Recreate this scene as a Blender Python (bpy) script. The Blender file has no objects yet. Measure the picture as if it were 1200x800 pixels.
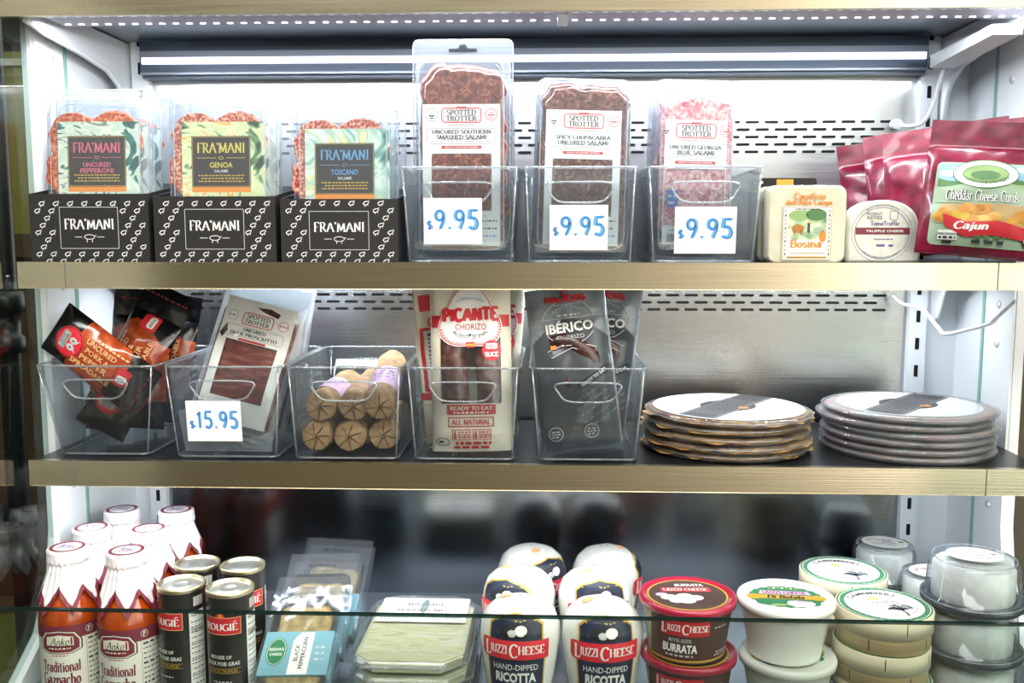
import bpy, math, random
from mathutils import Vector, Matrix, Euler, noise
from mathutils.geometry import tessellate_polygon

# ------------------------------------------------------------------ camera, world, lights, exposure
S = bpy.context.scene
COL = S.collection
EYE = 1.25                                   # camera height above the floor
PITCH, YAW, FOC = math.radians(6.4), math.radians(2.2), 1100.0
cam = bpy.data.cameras.new('camera'); cam_o = bpy.data.objects.new('camera', cam); COL.objects.link(cam_o)
cam.sensor_width = 36.0; cam.lens = FOC / 1200 * 36.0; cam.clip_start = .01
cam_o.location = (0, 0, EYE); cam_o.rotation_euler = (math.pi / 2 - PITCH, 0, YAW)
S.camera = cam_o
S.view_settings.view_transform = 'Standard'; S.view_settings.look = 'None'
S.view_settings.exposure = 0.0; S.view_settings.gamma = 1.0; S.view_settings.use_curve_mapping = False
S.cycles.max_bounces = 10; S.cycles.transparent_max_bounces = 40; S.cycles.diffuse_bounces = 3
S.cycles.glossy_bounces = 4; S.cycles.transmission_bounces = 6
S.cycles.caustics_reflective = False; S.cycles.caustics_refractive = False
S.cycles.sample_clamp_indirect = 6.0

def srgb(h):
    h = h.lstrip('#'); c = [int(h[i:i + 2], 16) / 255 for i in (0, 2, 4)]
    return tuple(x / 12.92 if x <= .04045 else ((x + .055) / 1.055) ** 2.4 for x in c) + (1.0,)

# the shop around the case: dim and olive to the left, a bright shop window to the right
W = bpy.data.worlds.new('shop_surroundings'); S.world = W; W.use_nodes = True
wn, wl = W.node_tree.nodes, W.node_tree.links; wn.clear()
wo = wn.new('ShaderNodeOutputWorld'); wb = wn.new('ShaderNodeBackground'); wt = wn.new('ShaderNodeTexCoord')
ws = wn.new('ShaderNodeSeparateXYZ'); wr = wn.new('ShaderNodeValToRGB'); wm = wn.new('ShaderNodeMapRange')
wl.new(wt.outputs['Generated'], ws.inputs[0]); wl.new(ws.outputs['X'], wm.inputs[0])
wm.inputs[1].default_value = -1; wm.inputs[2].default_value = 1
wl.new(wm.outputs[0], wr.inputs[0]); wl.new(wr.outputs[0], wb.inputs[0]); wl.new(wb.outputs[0], wo.inputs[0])
el = wr.color_ramp.elements
el[0].position = 0.0; el[0].color = (.05, .05, .03, 1)
el[1].position = 1.0; el[1].color = (1.6, 1.5, 1.3, 1)
for p, c in ((.25, (.10, .095, .055, 1)), (.44, (.16, .145, .085, 1)), (.52, (.30, .265, .18, 1)), (.60, (.66, .58, .42, 1)), (.65, (1.3, 1.16, .90, 1)), (.685, (4.2, 3.9, 3.4, 1))):
    e = el.new(p); e.color = c
wb.inputs[1].default_value = 1.1

def area(name, loc, rot, sx, sy, power, color=(1, 1, 1), spread=180):
    l = bpy.data.lights.new(name, 'AREA'); l.shape = 'RECTANGLE'; l.size = sx; l.size_y = sy; l.energy = power
    l.color = color; l.spread = math.radians(spread)
    o = bpy.data.objects.new(name, l); COL.objects.link(o); o.location = loc; o.rotation_euler = rot
    return o
R = math.radians
COOL = (.90, .95, 1.0)
XC = -.02                                                  # middle of the case
area('canopy_led_light', (XC, 1.147, EYE + .2565), (R(8), 0, 0), 1.19, .012, 6.2, COOL)
area('rear_led_light', (-.029, 1.386, EYE + .2195), (R(6), 0, 0), 1.10, .014, 1.7, COOL)
area('upper_shelf_led_light', (XC, 1.300, EYE - .0562), (R(-4), 0, 0), 1.10, .012, 4.2, COOL)
area('lower_shelf_led_light', (XC, 1.118, EYE - .308), (R(38), 0, 0), 1.18, .010, 1.9, COOL)
area('shop_ceiling_light', (-.3, -.5, 2.75), (R(28), 0, R(8)), 2.2, .6, 60, (1.0, .985, .965))
area('shop_window_light', (2.3, -.4, 1.5), (R(90), 0, R(62)), 1.4, 1.6, 26, (1.0, .97, .93))
area('left_fill_light', (-1.5, 1.2, 2.7), (0, 0, 0), .8, .3, 9, (1.0, .95, .80))  # added fill lamp, no known source: brightens the objects beyond the left glass

# ------------------------------------------------------------------ materials
MATS = {}
def node_mat(name):
    m = bpy.data.materials.new(name); m.use_nodes = True; m.node_tree.nodes.clear()
    n, l = m.node_tree.nodes, m.node_tree.links
    o = n.new('ShaderNodeOutputMaterial')
    return m, n, l, o
def P(name, hexc, rough=.5, metal=0.0, coat=0.0, spec=.5, emit=None, es=1.0):
    if name in MATS: return MATS[name]
    m, n, l, o = node_mat(name); b = n.new('ShaderNodeBsdfPrincipled')
    b.inputs['Base Color'].default_value = srgb(hexc); b.inputs['Roughness'].default_value = rough
    b.inputs['Metallic'].default_value = metal; b.inputs['Coat Weight'].default_value = coat
    b.inputs['Coat Roughness'].default_value = .08; b.inputs['Specular IOR Level'].default_value = spec
    if emit: b.inputs['Emission Color'].default_value = srgb(emit); b.inputs['Emission Strength'].default_value = es
    l.new(b.outputs[0], o.inputs[0]); MATS[name] = m; return m
def coords(n, l, scale, kind='Object'):
    t = n.new('ShaderNodeTexCoord'); mp = n.new('ShaderNodeMapping'); mp.inputs['Scale'].default_value = scale
    l.new(t.outputs[kind], mp.inputs[0]); return mp.outputs[0]
def ramp(n, l, src, stops):
    r = n.new('ShaderNodeValToRGB'); e = r.color_ramp.elements
    e[0].position, e[0].color = stops[0][0], srgb(stops[0][1]); e[1].position, e[1].color = stops[-1][0], srgb(stops[-1][1])
    for p, c in stops[1:-1]:
        k = e.new(p); k.color = srgb(c)
    l.new(src, r.inputs[0]); return r.outputs[0]
def noisy(name, stops, scale=(40, 40, 40), nscale=1.0, detail=4, rough=.5, metal=0, dist=0.0, coat=0, bump=0.0, vor=None):
    """a principled surface whose colour comes from a noise (or veined) pattern of the thing itself"""
    if name in MATS: return MATS[name]
    m, n, l, o = node_mat(name); b = n.new('ShaderNodeBsdfPrincipled'); c = coords(n, l, scale)
    t = n.new('ShaderNodeTexNoise'); t.inputs['Scale'].default_value = nscale; t.inputs['Detail'].default_value = detail
    t.inputs['Distortion'].default_value = dist; l.new(c, t.inputs['Vector'])
    src = t.outputs['Fac']
    if vor:
        v = n.new('ShaderNodeTexVoronoi'); v.inputs['Scale'].default_value = vor; v.inputs['Randomness'].default_value = 1
        l.new(c, v.inputs['Vector']); mx = n.new('ShaderNodeMath'); mx.operation = 'MULTIPLY_ADD'
        l.new(v.outputs['Distance'], mx.inputs[0]); mx.inputs[1].default_value = .55; l.new(src, mx.inputs[2])
        sb = n.new('ShaderNodeMath'); sb.operation = 'SUBTRACT'; l.new(mx.outputs[0], sb.inputs[0]); sb.inputs[1].default_value = .22
        src = sb.outputs[0]
    l.new(ramp(n, l, src, stops), b.inputs['Base Color'])
    b.inputs['Roughness'].default_value = rough; b.inputs['Metallic'].default_value = metal; b.inputs['Coat Weight'].default_value = coat
    if bump:
        bp = n.new('ShaderNodeBump'); bp.inputs['Strength'].default_value = bump; bp.inputs['Distance'].default_value = .002
        l.new(src, bp.inputs['Height']); l.new(bp.outputs[0], b.inputs['Normal'])
    l.new(b.outputs[0], o.inputs[0]); MATS[name] = m; return m
def clear(name, tint='#f4f8fb', gloss=.03, edge=.35, haze=.0, rough=.05, hazec='#e8eef4'):
    """thin clear plastic or glass: lets light straight through, reflects by Fresnel, a little milky"""
    if name in MATS: return MATS[name]
    m, n, l, o = node_mat(name)
    tr = n.new('ShaderNodeBsdfTransparent'); tr.inputs[0].default_value = srgb(tint)
    gl = n.new('ShaderNodeBsdfGlossy'); gl.inputs['Roughness'].default_value = rough
    lw = n.new('ShaderNodeLayerWeight'); lw.inputs[0].default_value = .5
    fr = n.new('ShaderNodeMath'); fr.operation = 'POWER'; l.new(lw.outputs['Facing'], fr.inputs[0]); fr.inputs[1].default_value = 5.0
    ml = n.new('ShaderNodeMath'); ml.operation = 'MULTIPLY_ADD'; ml.use_clamp = True
    l.new(fr.outputs[0], ml.inputs[0]); ml.inputs[1].default_value = edge; ml.inputs[2].default_value = gloss
    mx = n.new('ShaderNodeMixShader'); l.new(ml.outputs[0], mx.inputs[0]); l.new(tr.outputs[0], mx.inputs[1]); l.new(gl.outputs[0], mx.inputs[2])
    out = mx.outputs[0]
    if haze:
        df = n.new('ShaderNodeBsdfDiffuse'); df.inputs[0].default_value = srgb(hazec)
        tl = n.new('ShaderNodeBsdfTranslucent'); tl.inputs[0].default_value = srgb(hazec)
        ad = n.new('ShaderNodeMixShader'); ad.inputs[0].default_value = .5; l.new(df.outputs[0], ad.inputs[1]); l.new(tl.outputs[0], ad.inputs[2])
        m2 = n.new('ShaderNodeMixShader'); m2.inputs[0].default_value = haze
        l.new(out, m2.inputs[1]); l.new(ad.outputs[0], m2.inputs[2]); out = m2.outputs[0]
    l.new(out, o.inputs[0]); MATS[name] = m; return m
def brushed(name, hexc, rough, streak=.05, scale=(2, 2, 260), var=.06, bump=.10):
    if name in MATS: return MATS[name]
    m, n, l, o = node_mat(name); b = n.new('ShaderNodeBsdfPrincipled'); c = coords(n, l, scale)
    t = n.new('ShaderNodeTexNoise'); t.inputs['Scale'].default_value = 3; t.inputs['Detail'].default_value = 3; l.new(c, t.inputs['Vector'])
    base = srgb(hexc)
    r = n.new('ShaderNodeMapRange'); l.new(t.outputs['Fac'], r.inputs[0]); r.inputs[3].default_value = rough - var; r.inputs[4].default_value = rough + var
    l.new(r.outputs[0], b.inputs['Roughness'])
    mx = n.new('ShaderNodeMix'); mx.data_type = 'RGBA'; l.new(t.outputs['Fac'], mx.inputs[0])
    mx.inputs[6].default_value = tuple(x * (1 - streak) for x in base[:3]) + (1,); mx.inputs[7].default_value = tuple(min(1, x * (1 + streak)) for x in base[:3]) + (1,)
    l.new(mx.outputs[2], b.inputs['Base Color']); b.inputs['Metallic'].default_value = 1.0
    bp = n.new('ShaderNodeBump'); bp.inputs['Strength'].default_value = bump; bp.inputs['Distance'].default_value = .0006
    l.new(t.outputs['Fac'], bp.inputs['Height']); l.new(bp.outputs[0], b.inputs['Normal'])
    l.new(b.outputs[0], o.inputs[0]); MATS[name] = m; return m

for nm, hx, ro in (('white', '#f2f2ef', .45), ('offwhite', '#e8e6dc', .5), ('cream', '#e6dfcc', .6), ('ink', '#1b1b1d', .5), ('black', '#141415', .45),
                   ('grey', '#808488', .5), ('lightgrey', '#c4c8ca', .5), ('darkgrey', '#3a3d40', .5), ('red', '#c02a33', .45), ('brightred', '#d8303c', .45),
                   ('maroon', '#7a2a3c', .5), ('pinktext', '#d9607c', .5), ('yellowtext', '#d8c95a', .5), ('bluetext', '#5f9fd0', .5), ('gold', '#c9a63c', .4),
                   ('orange', '#e28a2c', .5), ('peach', '#f0c088', .5), ('navy', '#1c2740', .4), ('green', '#2f7d53', .45), ('sage', '#9db49a', .4), ('skyblue', '#8db8e0', .4),
                   ('teal', '#7fb0c0', .35), ('brown', '#4a342c', .45), ('tan', '#b99a6c', .6), ('marker', '#5aa8dc', .5), ('markerdark', '#3a6fb8', .5),
                   ('violet', '#6a4a9a', .5), ('lilac', '#d6b6da', .6), ('burgundy', '#9a1f45', .3), ('hill', '#4f7a48', .45), ('meadow', '#8fb070', .5), ('fish', '#8a9a98', .4), ('silverink', '#c9ced4', .4), ('amber', '#c98a3a', .45)):
    P(nm, hx, ro)
M = MATS
P('black_card', '#1d1c1c', .55); P('kraft', '#b5793f', .7); P('white_enamel', '#e9eef2', .35); P('case_white', '#e9eff4', .38)
P('black_film', '#121215', .18, coat=.6); P('dark_plastic', '#1a1c20', .3); P('white_plastic', '#eef1f0', .3); P('milky', '#e9ebe4', .35)
P('red_lid', '#a81f3c', .3, coat=.5); P('can_gold', '#ddd5b0', .36, metal=1); P('can_silver', '#dcdedb', .42, metal=1); P('can_black', '#20201f', .35, coat=.3)
P('deck_grey', '#aab4c2', .3, metal=.6); P('shelf_dark', '#33363a', .3, metal=.7); P('gasket', '#5a6066', .5); P('slot_black', '#06070a', .9)
P('chrome_rivet', '#e6eaec', .25, metal=.4); P('pipe_black', '#0c0e12', .35); P('olive_board', '#6b6420', .7); P('wood_board', '#3d2a16', .6)
P('yellow_box', '#6e6a26', .6); P('dark_wall', '#1c1a15', .8); P('cream_wall', '#efe6d3', .8); P('floor_tile', '#4a4338', .4)
P('led', '#ffffff', .5, emit='#eaf0ff', es=5.0); P('diffuser', '#f4f8ff', .5, emit='#e4eeff', es=1.6); P('channel_grey', '#8d93a0', .3, metal=.5)
P('mauve_channel', '#8f8490', .3, metal=.5); P('fixture_dark', '#4a5360', .35, metal=.6); P('cord_white', '#e6ebef', .45)
brushed('back_steel', '#c2c5c8', .33, bump=.45); brushed('middle_steel_dimmed', '#b6b9bc', .24, bump=.3); brushed('lower_steel_shaded', '#a4a9ae', .15, bump=.12, var=.04); brushed('lip_steel', '#d6ccb4', .24, streak=.10); brushed('canopy_steel', '#8e959c', .34)
clear('bin_plastic', '#f3f6f7', .03, .8, haze=.02, rough=.06); clear('bin_edge', '#dfe7ec', .22, .6, haze=.22, rough=.12, hazec='#f4f8fb')
clear('shell_clear', '#f3f7fb', .035, .6, haze=.10, rough=.12, hazec='#f0f5fb'); clear('shell_edge', '#e3eaf2', .2, .5, haze=.22, rough=.15, hazec='#f4f8ff')
clear('film_clear', '#f6f8f8', .06, .8, haze=.03, rough=.1); clear('panel_glass', '#e6efec', .05, .95, rough=.0); clear('glass_edge', '#3e5f58', .12, .6, rough=.1, haze=.25, hazec='#2f4f48')
clear('front_glass_sheet', '#eef2f0', .03, .9, rough=.0)
clear('grey_film', '#a9b0b6', .06, .9, haze=.46, rough=.18, hazec='#8f989f'); clear('seam_glass', '#d4ece6', .06, .8, haze=.65, hazec='#bfe0d8'); clear('film_bluish', '#eef3f8', .07, .9, haze=.10, rough=.12); clear('vac_film', '#eef2f6', .08, .9, haze=.42, rough=.16, hazec='#dfe6ee')
clear('tub_clear', '#e9ecdf', .05, .7, haze=.55, rough=.15, hazec='#e6e6d2'); clear('dome_clear', '#eef3f7', .04, .9, haze=.06, rough=.08)
noisy('salami_red', ((.28, '#7e2a22'), (.48, '#a84838'), (.62, '#c87a62'), (.75, '#e6bda8')), (260, 260, 260), 1.4, 5, .38, coat=.2, vor=1.0)
noisy('salami_pepper', ((.25, '#8a2c14'), (.48, '#b2441f'), (.64, '#c96a3c'), (.8, '#dca080')), (240, 240, 240), 1.4, 5, .35, coat=.3, vor=.9)
noisy('salami_brown', ((.3, '#3c1712'), (.45, '#6a2c22'), (.58, '#8a4a38'), (.68, '#a8705a'), (.82, '#cfa58a')), (85, 85, 85), 1.5, 6, .35, coat=.35, dist=1.2, bump=.3)
noisy('salami_chupacabra', ((.3, '#2a1512'), (.48, '#522a22'), (.6, '#7a4a3c'), (.72, '#a87a62'), (.84, '#c9a070')), (85, 85, 85), 1.6, 6, .33, coat=.35, dist=1.4, bump=.3)
noisy('salami_pale', ((.3, '#a8485a'), (.45, '#c98088'), (.58, '#e3b6b2'), (.72, '#f0d8d0')), (90, 90, 90), 1.7, 6, .35, coat=.35, dist=1.0, bump=.3)
noisy('prosciutto', ((.3, '#3c120f'), (.5, '#66231c'), (.66, '#8c4638'), (.8, '#c99a88')), (30, 60, 160), 1.2, 5, .35, coat=.4, dist=.8)
noisy('chorizo', ((.3, '#1f1110'), (.5, '#3c1d19'), (.65, '#5c3128'), (.8, '#7d5546')), (70, 70, 70), 1.5, 5, .35, coat=.3, bump=.5)
noisy('chorizo_brightened', ((.3, '#3a1c1a'), (.5, '#603430'), (.65, '#84554c'), (.8, '#ab8a80')), (70, 70, 70), 1.5, 5, .35, coat=.3, bump=.5)  # copy of the chorizo with brighter colour, offsets the dimness inside the bags
noisy('spread_orange', ((.3, '#8c3216'), (.55, '#b04a24'), (.8, '#cf7444')), (60, 60, 60), 1.2, 4, .22, coat=.8, bump=.3)
noisy('marble_green', ((.34, '#17504e'), (.40, '#2f7a72'), (.43, '#dfe8d8'), (.50, '#b9d3bd'), (.56, '#e6ead8'), (.60, '#2c6a60'), (.66, '#d9e4d0')), (13, 13, 13), 1.0, 2.5, .45, dist=3.4)
noisy('marble_yellow', ((.34, '#22402c'), (.40, '#6f9a6a'), (.44, '#dfe6bb'), (.51, '#c9d69a'), (.56, '#ecebc0'), (.61, '#d8a848'), (.67, '#d7e0b0')), (13, 13, 13), 1.0, 2.5, .45, dist=3.4)
noisy('marble_mint', ((.34, '#2a6a68'), (.40, '#8cbcae'), (.45, '#d5e6da'), (.53, '#9cc6b6'), (.60, '#e0d9a0'), (.66, '#d0e4da')), (12, 12, 12), 1.0, 2.5, .45, dist=3.2)
noisy('paper_kraft', ((.3, '#94704a'), (.6, '#b8966c'), (.8, '#cbb08a')), (60, 60, 60), 1.5, 5, .75, bump=.4)
noisy('cheese_cream', ((.3, '#d9cfae'), (.6, '#e8e0c6'), (.8, '#f1ecda')), (40, 40, 40), 1.2, 4, .42, coat=.3)
noisy('cheese_white', ((.3, '#d9d8ce'), (.6, '#eceae3'), (.8, '#f6f5f1')), (60, 60, 60), 1.3, 5, .5, bump=.25)
noisy('toma_rind', ((.3, '#c9cbc0'), (.6, '#dbdcd2'), (.8, '#e8e8e0')), (60, 60, 60), 1.3, 5, .35, coat=.4)
noisy('ricotta_white', ((.3, '#e3e4de'), (.7, '#f3f3ef')), (40, 40, 40), 1.3, 4, .3, coat=.5)
noisy('curds', ((.3, '#a5641e'), (.55, '#d39a3e'), (.8, '#e8c676')), (60, 60, 60), 1.2, 4, .4, coat=.3, bump=.3)
noisy('red_film', ((.35, '#5c0a26'), (.6, '#7c1234'), (.8, '#922448')), (30, 60, 60), 1.4, 4, .3, coat=.35)
noisy('birch', ((.3, '#c7ab7e'), (.6, '#dcc79e'), (.8, '#e8d9b6')), (6, 6, 90), 1.2, 4, .55)
noisy('birch_pale', ((.3, '#d9c9a6'), (.6, '#e6dcc0'), (.8, '#efe8d4')), (6, 6, 90), 1.2, 4, .5)
noisy('gazpacho', ((.3, '#8a2e0a'), (.6, '#b8480f'), (.8, '#cc6422')), (30, 30, 30), 1.0, 4, .12, coat=1.0)
noisy('paper_white', ((.3, '#e2dfe6'), (.7, '#f2f0f4')), (60, 60, 60), 1.4, 4, .6, bump=.3)
noisy('charcuterie', ((.32, '#3a2216'), (.42, '#7a4e2a'), (.52, '#b88a4c'), (.60, '#5c3a24'), (.70, '#a88a68'), (.8, '#2c2018')), (30, 30, 110), .9, 3, .4, dist=.6)
noisy('paper_amber', ((.3, '#5a3a1e'), (.45, '#b98a4a'), (.55, '#d2a866'), (.65, '#6a4828'), (.8, '#c09a64')), (18, 18, 18), 1.0, 3, .5, dist=1.5)
noisy('charcuterie_pink', ((.32, '#7c6e62'), (.45, '#a39386'), (.55, '#b8948c'), (.65, '#98a098'), (.8, '#cfc8b8')), (26, 26, 110), .9, 3, .4, dist=.6)
noisy('anchovy', ((.32, '#b5ad68'), (.42, '#f0ebcc'), (.5, '#e2dda4'), (.58, '#f8f5e4'), (.7, '#c4bc7c')), (16, 120, 30), .9, 3, .3, coat=.5, dist=1.0)
noisy('pepper_cheese', ((.3, '#8a6a30'), (.5, '#c09a50'), (.7, '#d8bb7c')), (60, 60, 60), 1.4, 4, .4, coat=.3)
noisy('grey_bag', ((.3, '#727b83'), (.6, '#8b949b'), (.8, '#a2aab0')), (20, 20, 40), 1.2, 4, .3, coat=.3)
noisy('scene_meadow', ((.3, '#4f7a58'), (.5, '#a9bf98'), (.62, '#dfe2c4'), (.8, '#9cb58a')), (70, 70, 70), 1.1, 3, .55)

# ------------------------------------------------------------------ mesh helpers
def at(px, py, Y):
    """world point on the vertical plane Y seen at photograph pixel (px, py)"""
    u, v = (px - 600) / FOC, (400 - py) / FOC
    c, s = math.cos(PITCH), math.sin(PITCH); cy, sy = math.cos(YAW), math.sin(YAW)
    d = Vector((-sy * c + u * cy - v * sy * s, cy * c + u * sy + v * cy * s, -s + v * c))
    t = Y / d.y
    return Vector((d.x * t, Y, EYE + d.z * t))

class MB:
    def __init__(self): self.v, self.f, self.m, self.s, self.mats = [], [], [], [], []
    def mi(self, mat):
        if isinstance(mat, str): mat = MATS[mat]
        if mat not in self.mats: self.mats.append(mat)
        return self.mats.index(mat)
    def face(self, idx, mat, smooth=False): self.f.append(tuple(idx)); self.m.append(self.mi(mat)); self.s.append(smooth)
    def add(self, vs, fs, mat, smooth=False):
        b = len(self.v); self.v.extend(Vector(p) for p in vs); k = self.mi(mat)
        for f in fs: self.f.append(tuple(b + i for i in f)); self.m.append(k); self.s.append(smooth)
        return b
    def box(self, x0, y0, z0, x1, y1, z1, mat):
        vs = [(x0, y0, z0), (x1, y0, z0), (x1, y1, z0), (x0, y1, z0), (x0, y0, z1), (x1, y0, z1), (x1, y1, z1), (x0, y1, z1)]
        self.add(vs, [(0, 3, 2, 1), (4, 5, 6, 7), (0, 1, 5, 4), (1, 2, 6, 5), (2, 3, 7, 6), (3, 0, 4, 7)], mat)
    def loft(self, rings, mat, smooth=True, cap0=True, cap1=True, closed=True, matfn=None):
        n = len(rings[0]); b = len(self.v)
        for r in rings: self.v.extend(Vector(p) for p in r)
        for k in range(len(rings) - 1):
            for i in range(n if closed else n - 1):
                j = (i + 1) % n
                self.face((b + k * n + i, b + k * n + j, b + (k + 1) * n + j, b + (k + 1) * n + i), matfn(k, i) if matfn else mat, smooth)
        if cap0: self.face([b + i for i in range(n)][::-1], matfn(0, 0) if matfn else mat)
        if cap1: self.face([b + (len(rings) - 1) * n + i for i in range(n)], matfn(len(rings) - 2, 0) if matfn else mat)
    def lathe(self, prof, mat, n=40, smooth=True, cap0=True, cap1=True, matfn=None, wob=None):
        rings = []
        for r, z in prof:
            rings.append([((r + (wob(a, z) if wob else 0)) * math.sin(a), -(r + (wob(a, z) if wob else 0)) * math.cos(a), z) for a in (2 * math.pi * i / n for i in range(n))])
        self.loft(rings, mat, smooth, cap0, cap1, True, matfn)
    def tube(self, pts, r, mat, n=8, closed=False, flat=1.0):
        pts = [Vector(p) for p in pts]; N = len(pts); rings = []; up = None
        for i in range(N):
            a = pts[(i - 1) % N] if (closed or i > 0) else pts[i]; c = pts[(i + 1) % N] if (closed or i < N - 1) else pts[i]
            t = (c - a).normalized()
            if up is None: up = t.orthogonal().normalized()
            up = (up - t * up.dot(t)); up = up.normalized() if up.length > 1e-6 else t.orthogonal().normalized()
            s = t.cross(up); rr_ = r(i / (N - 1)) if callable(r) else r
            rings.append([pts[i] + (up * math.cos(q) + s * math.sin(q) * flat) * rr_ for q in (2 * math.pi * k / n for k in range(n))])
        if closed: rings.append(rings[0])
        self.loft(rings, mat, True, not closed, not closed)
    def sheet(self, fn, nu, nv, mat, smooth=True, matfn=None, skip=None):
        b = len(self.v)
        for j in range(nv + 1):
            for i in range(nu + 1): self.v.append(Vector(fn(i / nu, j / nv)))
        for j in range(nv):
            for i in range(nu):
                if skip and skip((i + .5) / nu, (j + .5) / nv): continue
                mm = matfn((i + .5) / nu, (j + .5) / nv) if matfn else mat
                self.face((b + j * (nu + 1) + i, b + j * (nu + 1) + i + 1, b + (j + 1) * (nu + 1) + i + 1, b + (j + 1) * (nu + 1) + i), mm, smooth)
    def prism(self, pts, axis, a0, a1, mat, smooth=False):
        """extrude a closed 2D outline along an axis: 'x' (pts are y,z), 'y' (pts are x,z) or 'z' (pts are x,y)"""
        def q(p, a): return (a, p[0], p[1]) if axis == 'x' else (p[0], a, p[1]) if axis == 'y' else (p[0], p[1], a)
        n = len(pts); tr = tessellate_polygon([[Vector((p[0], p[1], 0)) for p in pts]])
        vs = [q(p, a0) for p in pts] + [q(p, a1) for p in pts]
        fs = [(i, (i + 1) % n, n + (i + 1) % n, n + i) for i in range(n)] 
        b = self.add(vs, fs, mat, smooth)
        for t in tr: self.face([b + i for i in t][::-1], mat); self.face([b + n + i for i in t], mat)
    def build(self, name, parent=None, loc=None, rot=None):
        me = bpy.data.meshes.new(name); me.from_pydata([tuple(p) for p in self.v], [], self.f)
        for m in self.mats: me.materials.append(m)
        me.polygons.foreach_set('material_index', self.m); me.polygons.foreach_set('use_smooth', self.s)
        me.validate(); me.update()
        o = bpy.data.objects.new(name, me); COL.objects.link(o)
        if parent: o.parent = parent
        if loc is not None: o.location = loc
        if rot is not None: o.rotation_euler = rot
        return o

def rr(w, h, r, n=5, cx=0, cy=0):
    """rounded rectangle outline, counter-clockwise"""
    o = []
    for sx, sy, a in ((1, -1, -90), (1, 1, 0), (-1, 1, 90), (-1, -1, 180)):
        for k in range(n + 1):
            q = R(a + 90 * k / n); o.append((cx + sx * (w / 2 - r) + r * math.cos(q), cy + sy * (h / 2 - r) + r * math.sin(q)))
    return o
def thing(name, label, cat, loc, rot=(0, 0, 0), group=None):
    o = bpy.data.objects.new(name, None); COL.objects.link(o); o.empty_display_size = .02
    o.location = loc; o.rotation_euler = rot; o['label'] = label; o['category'] = cat
    if group: o['group'] = group
    return o
def dup(root, loc, rot, label):
    c = root.copy(); COL.objects.link(c); c.location = loc; c.rotation_euler = rot; c['label'] = label
    for ch in list(root.children):
        k = ch.copy(); COL.objects.link(k); k.parent = c
        for g in list(ch.children):
            q = g.copy(); COL.objects.link(q); q.parent = k
    return c
def xz(pts, y): return [(p[0], y, p[1]) for p in pts]
def xy(pts, z): return [(p[0], p[1], z) for p in pts]

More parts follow.
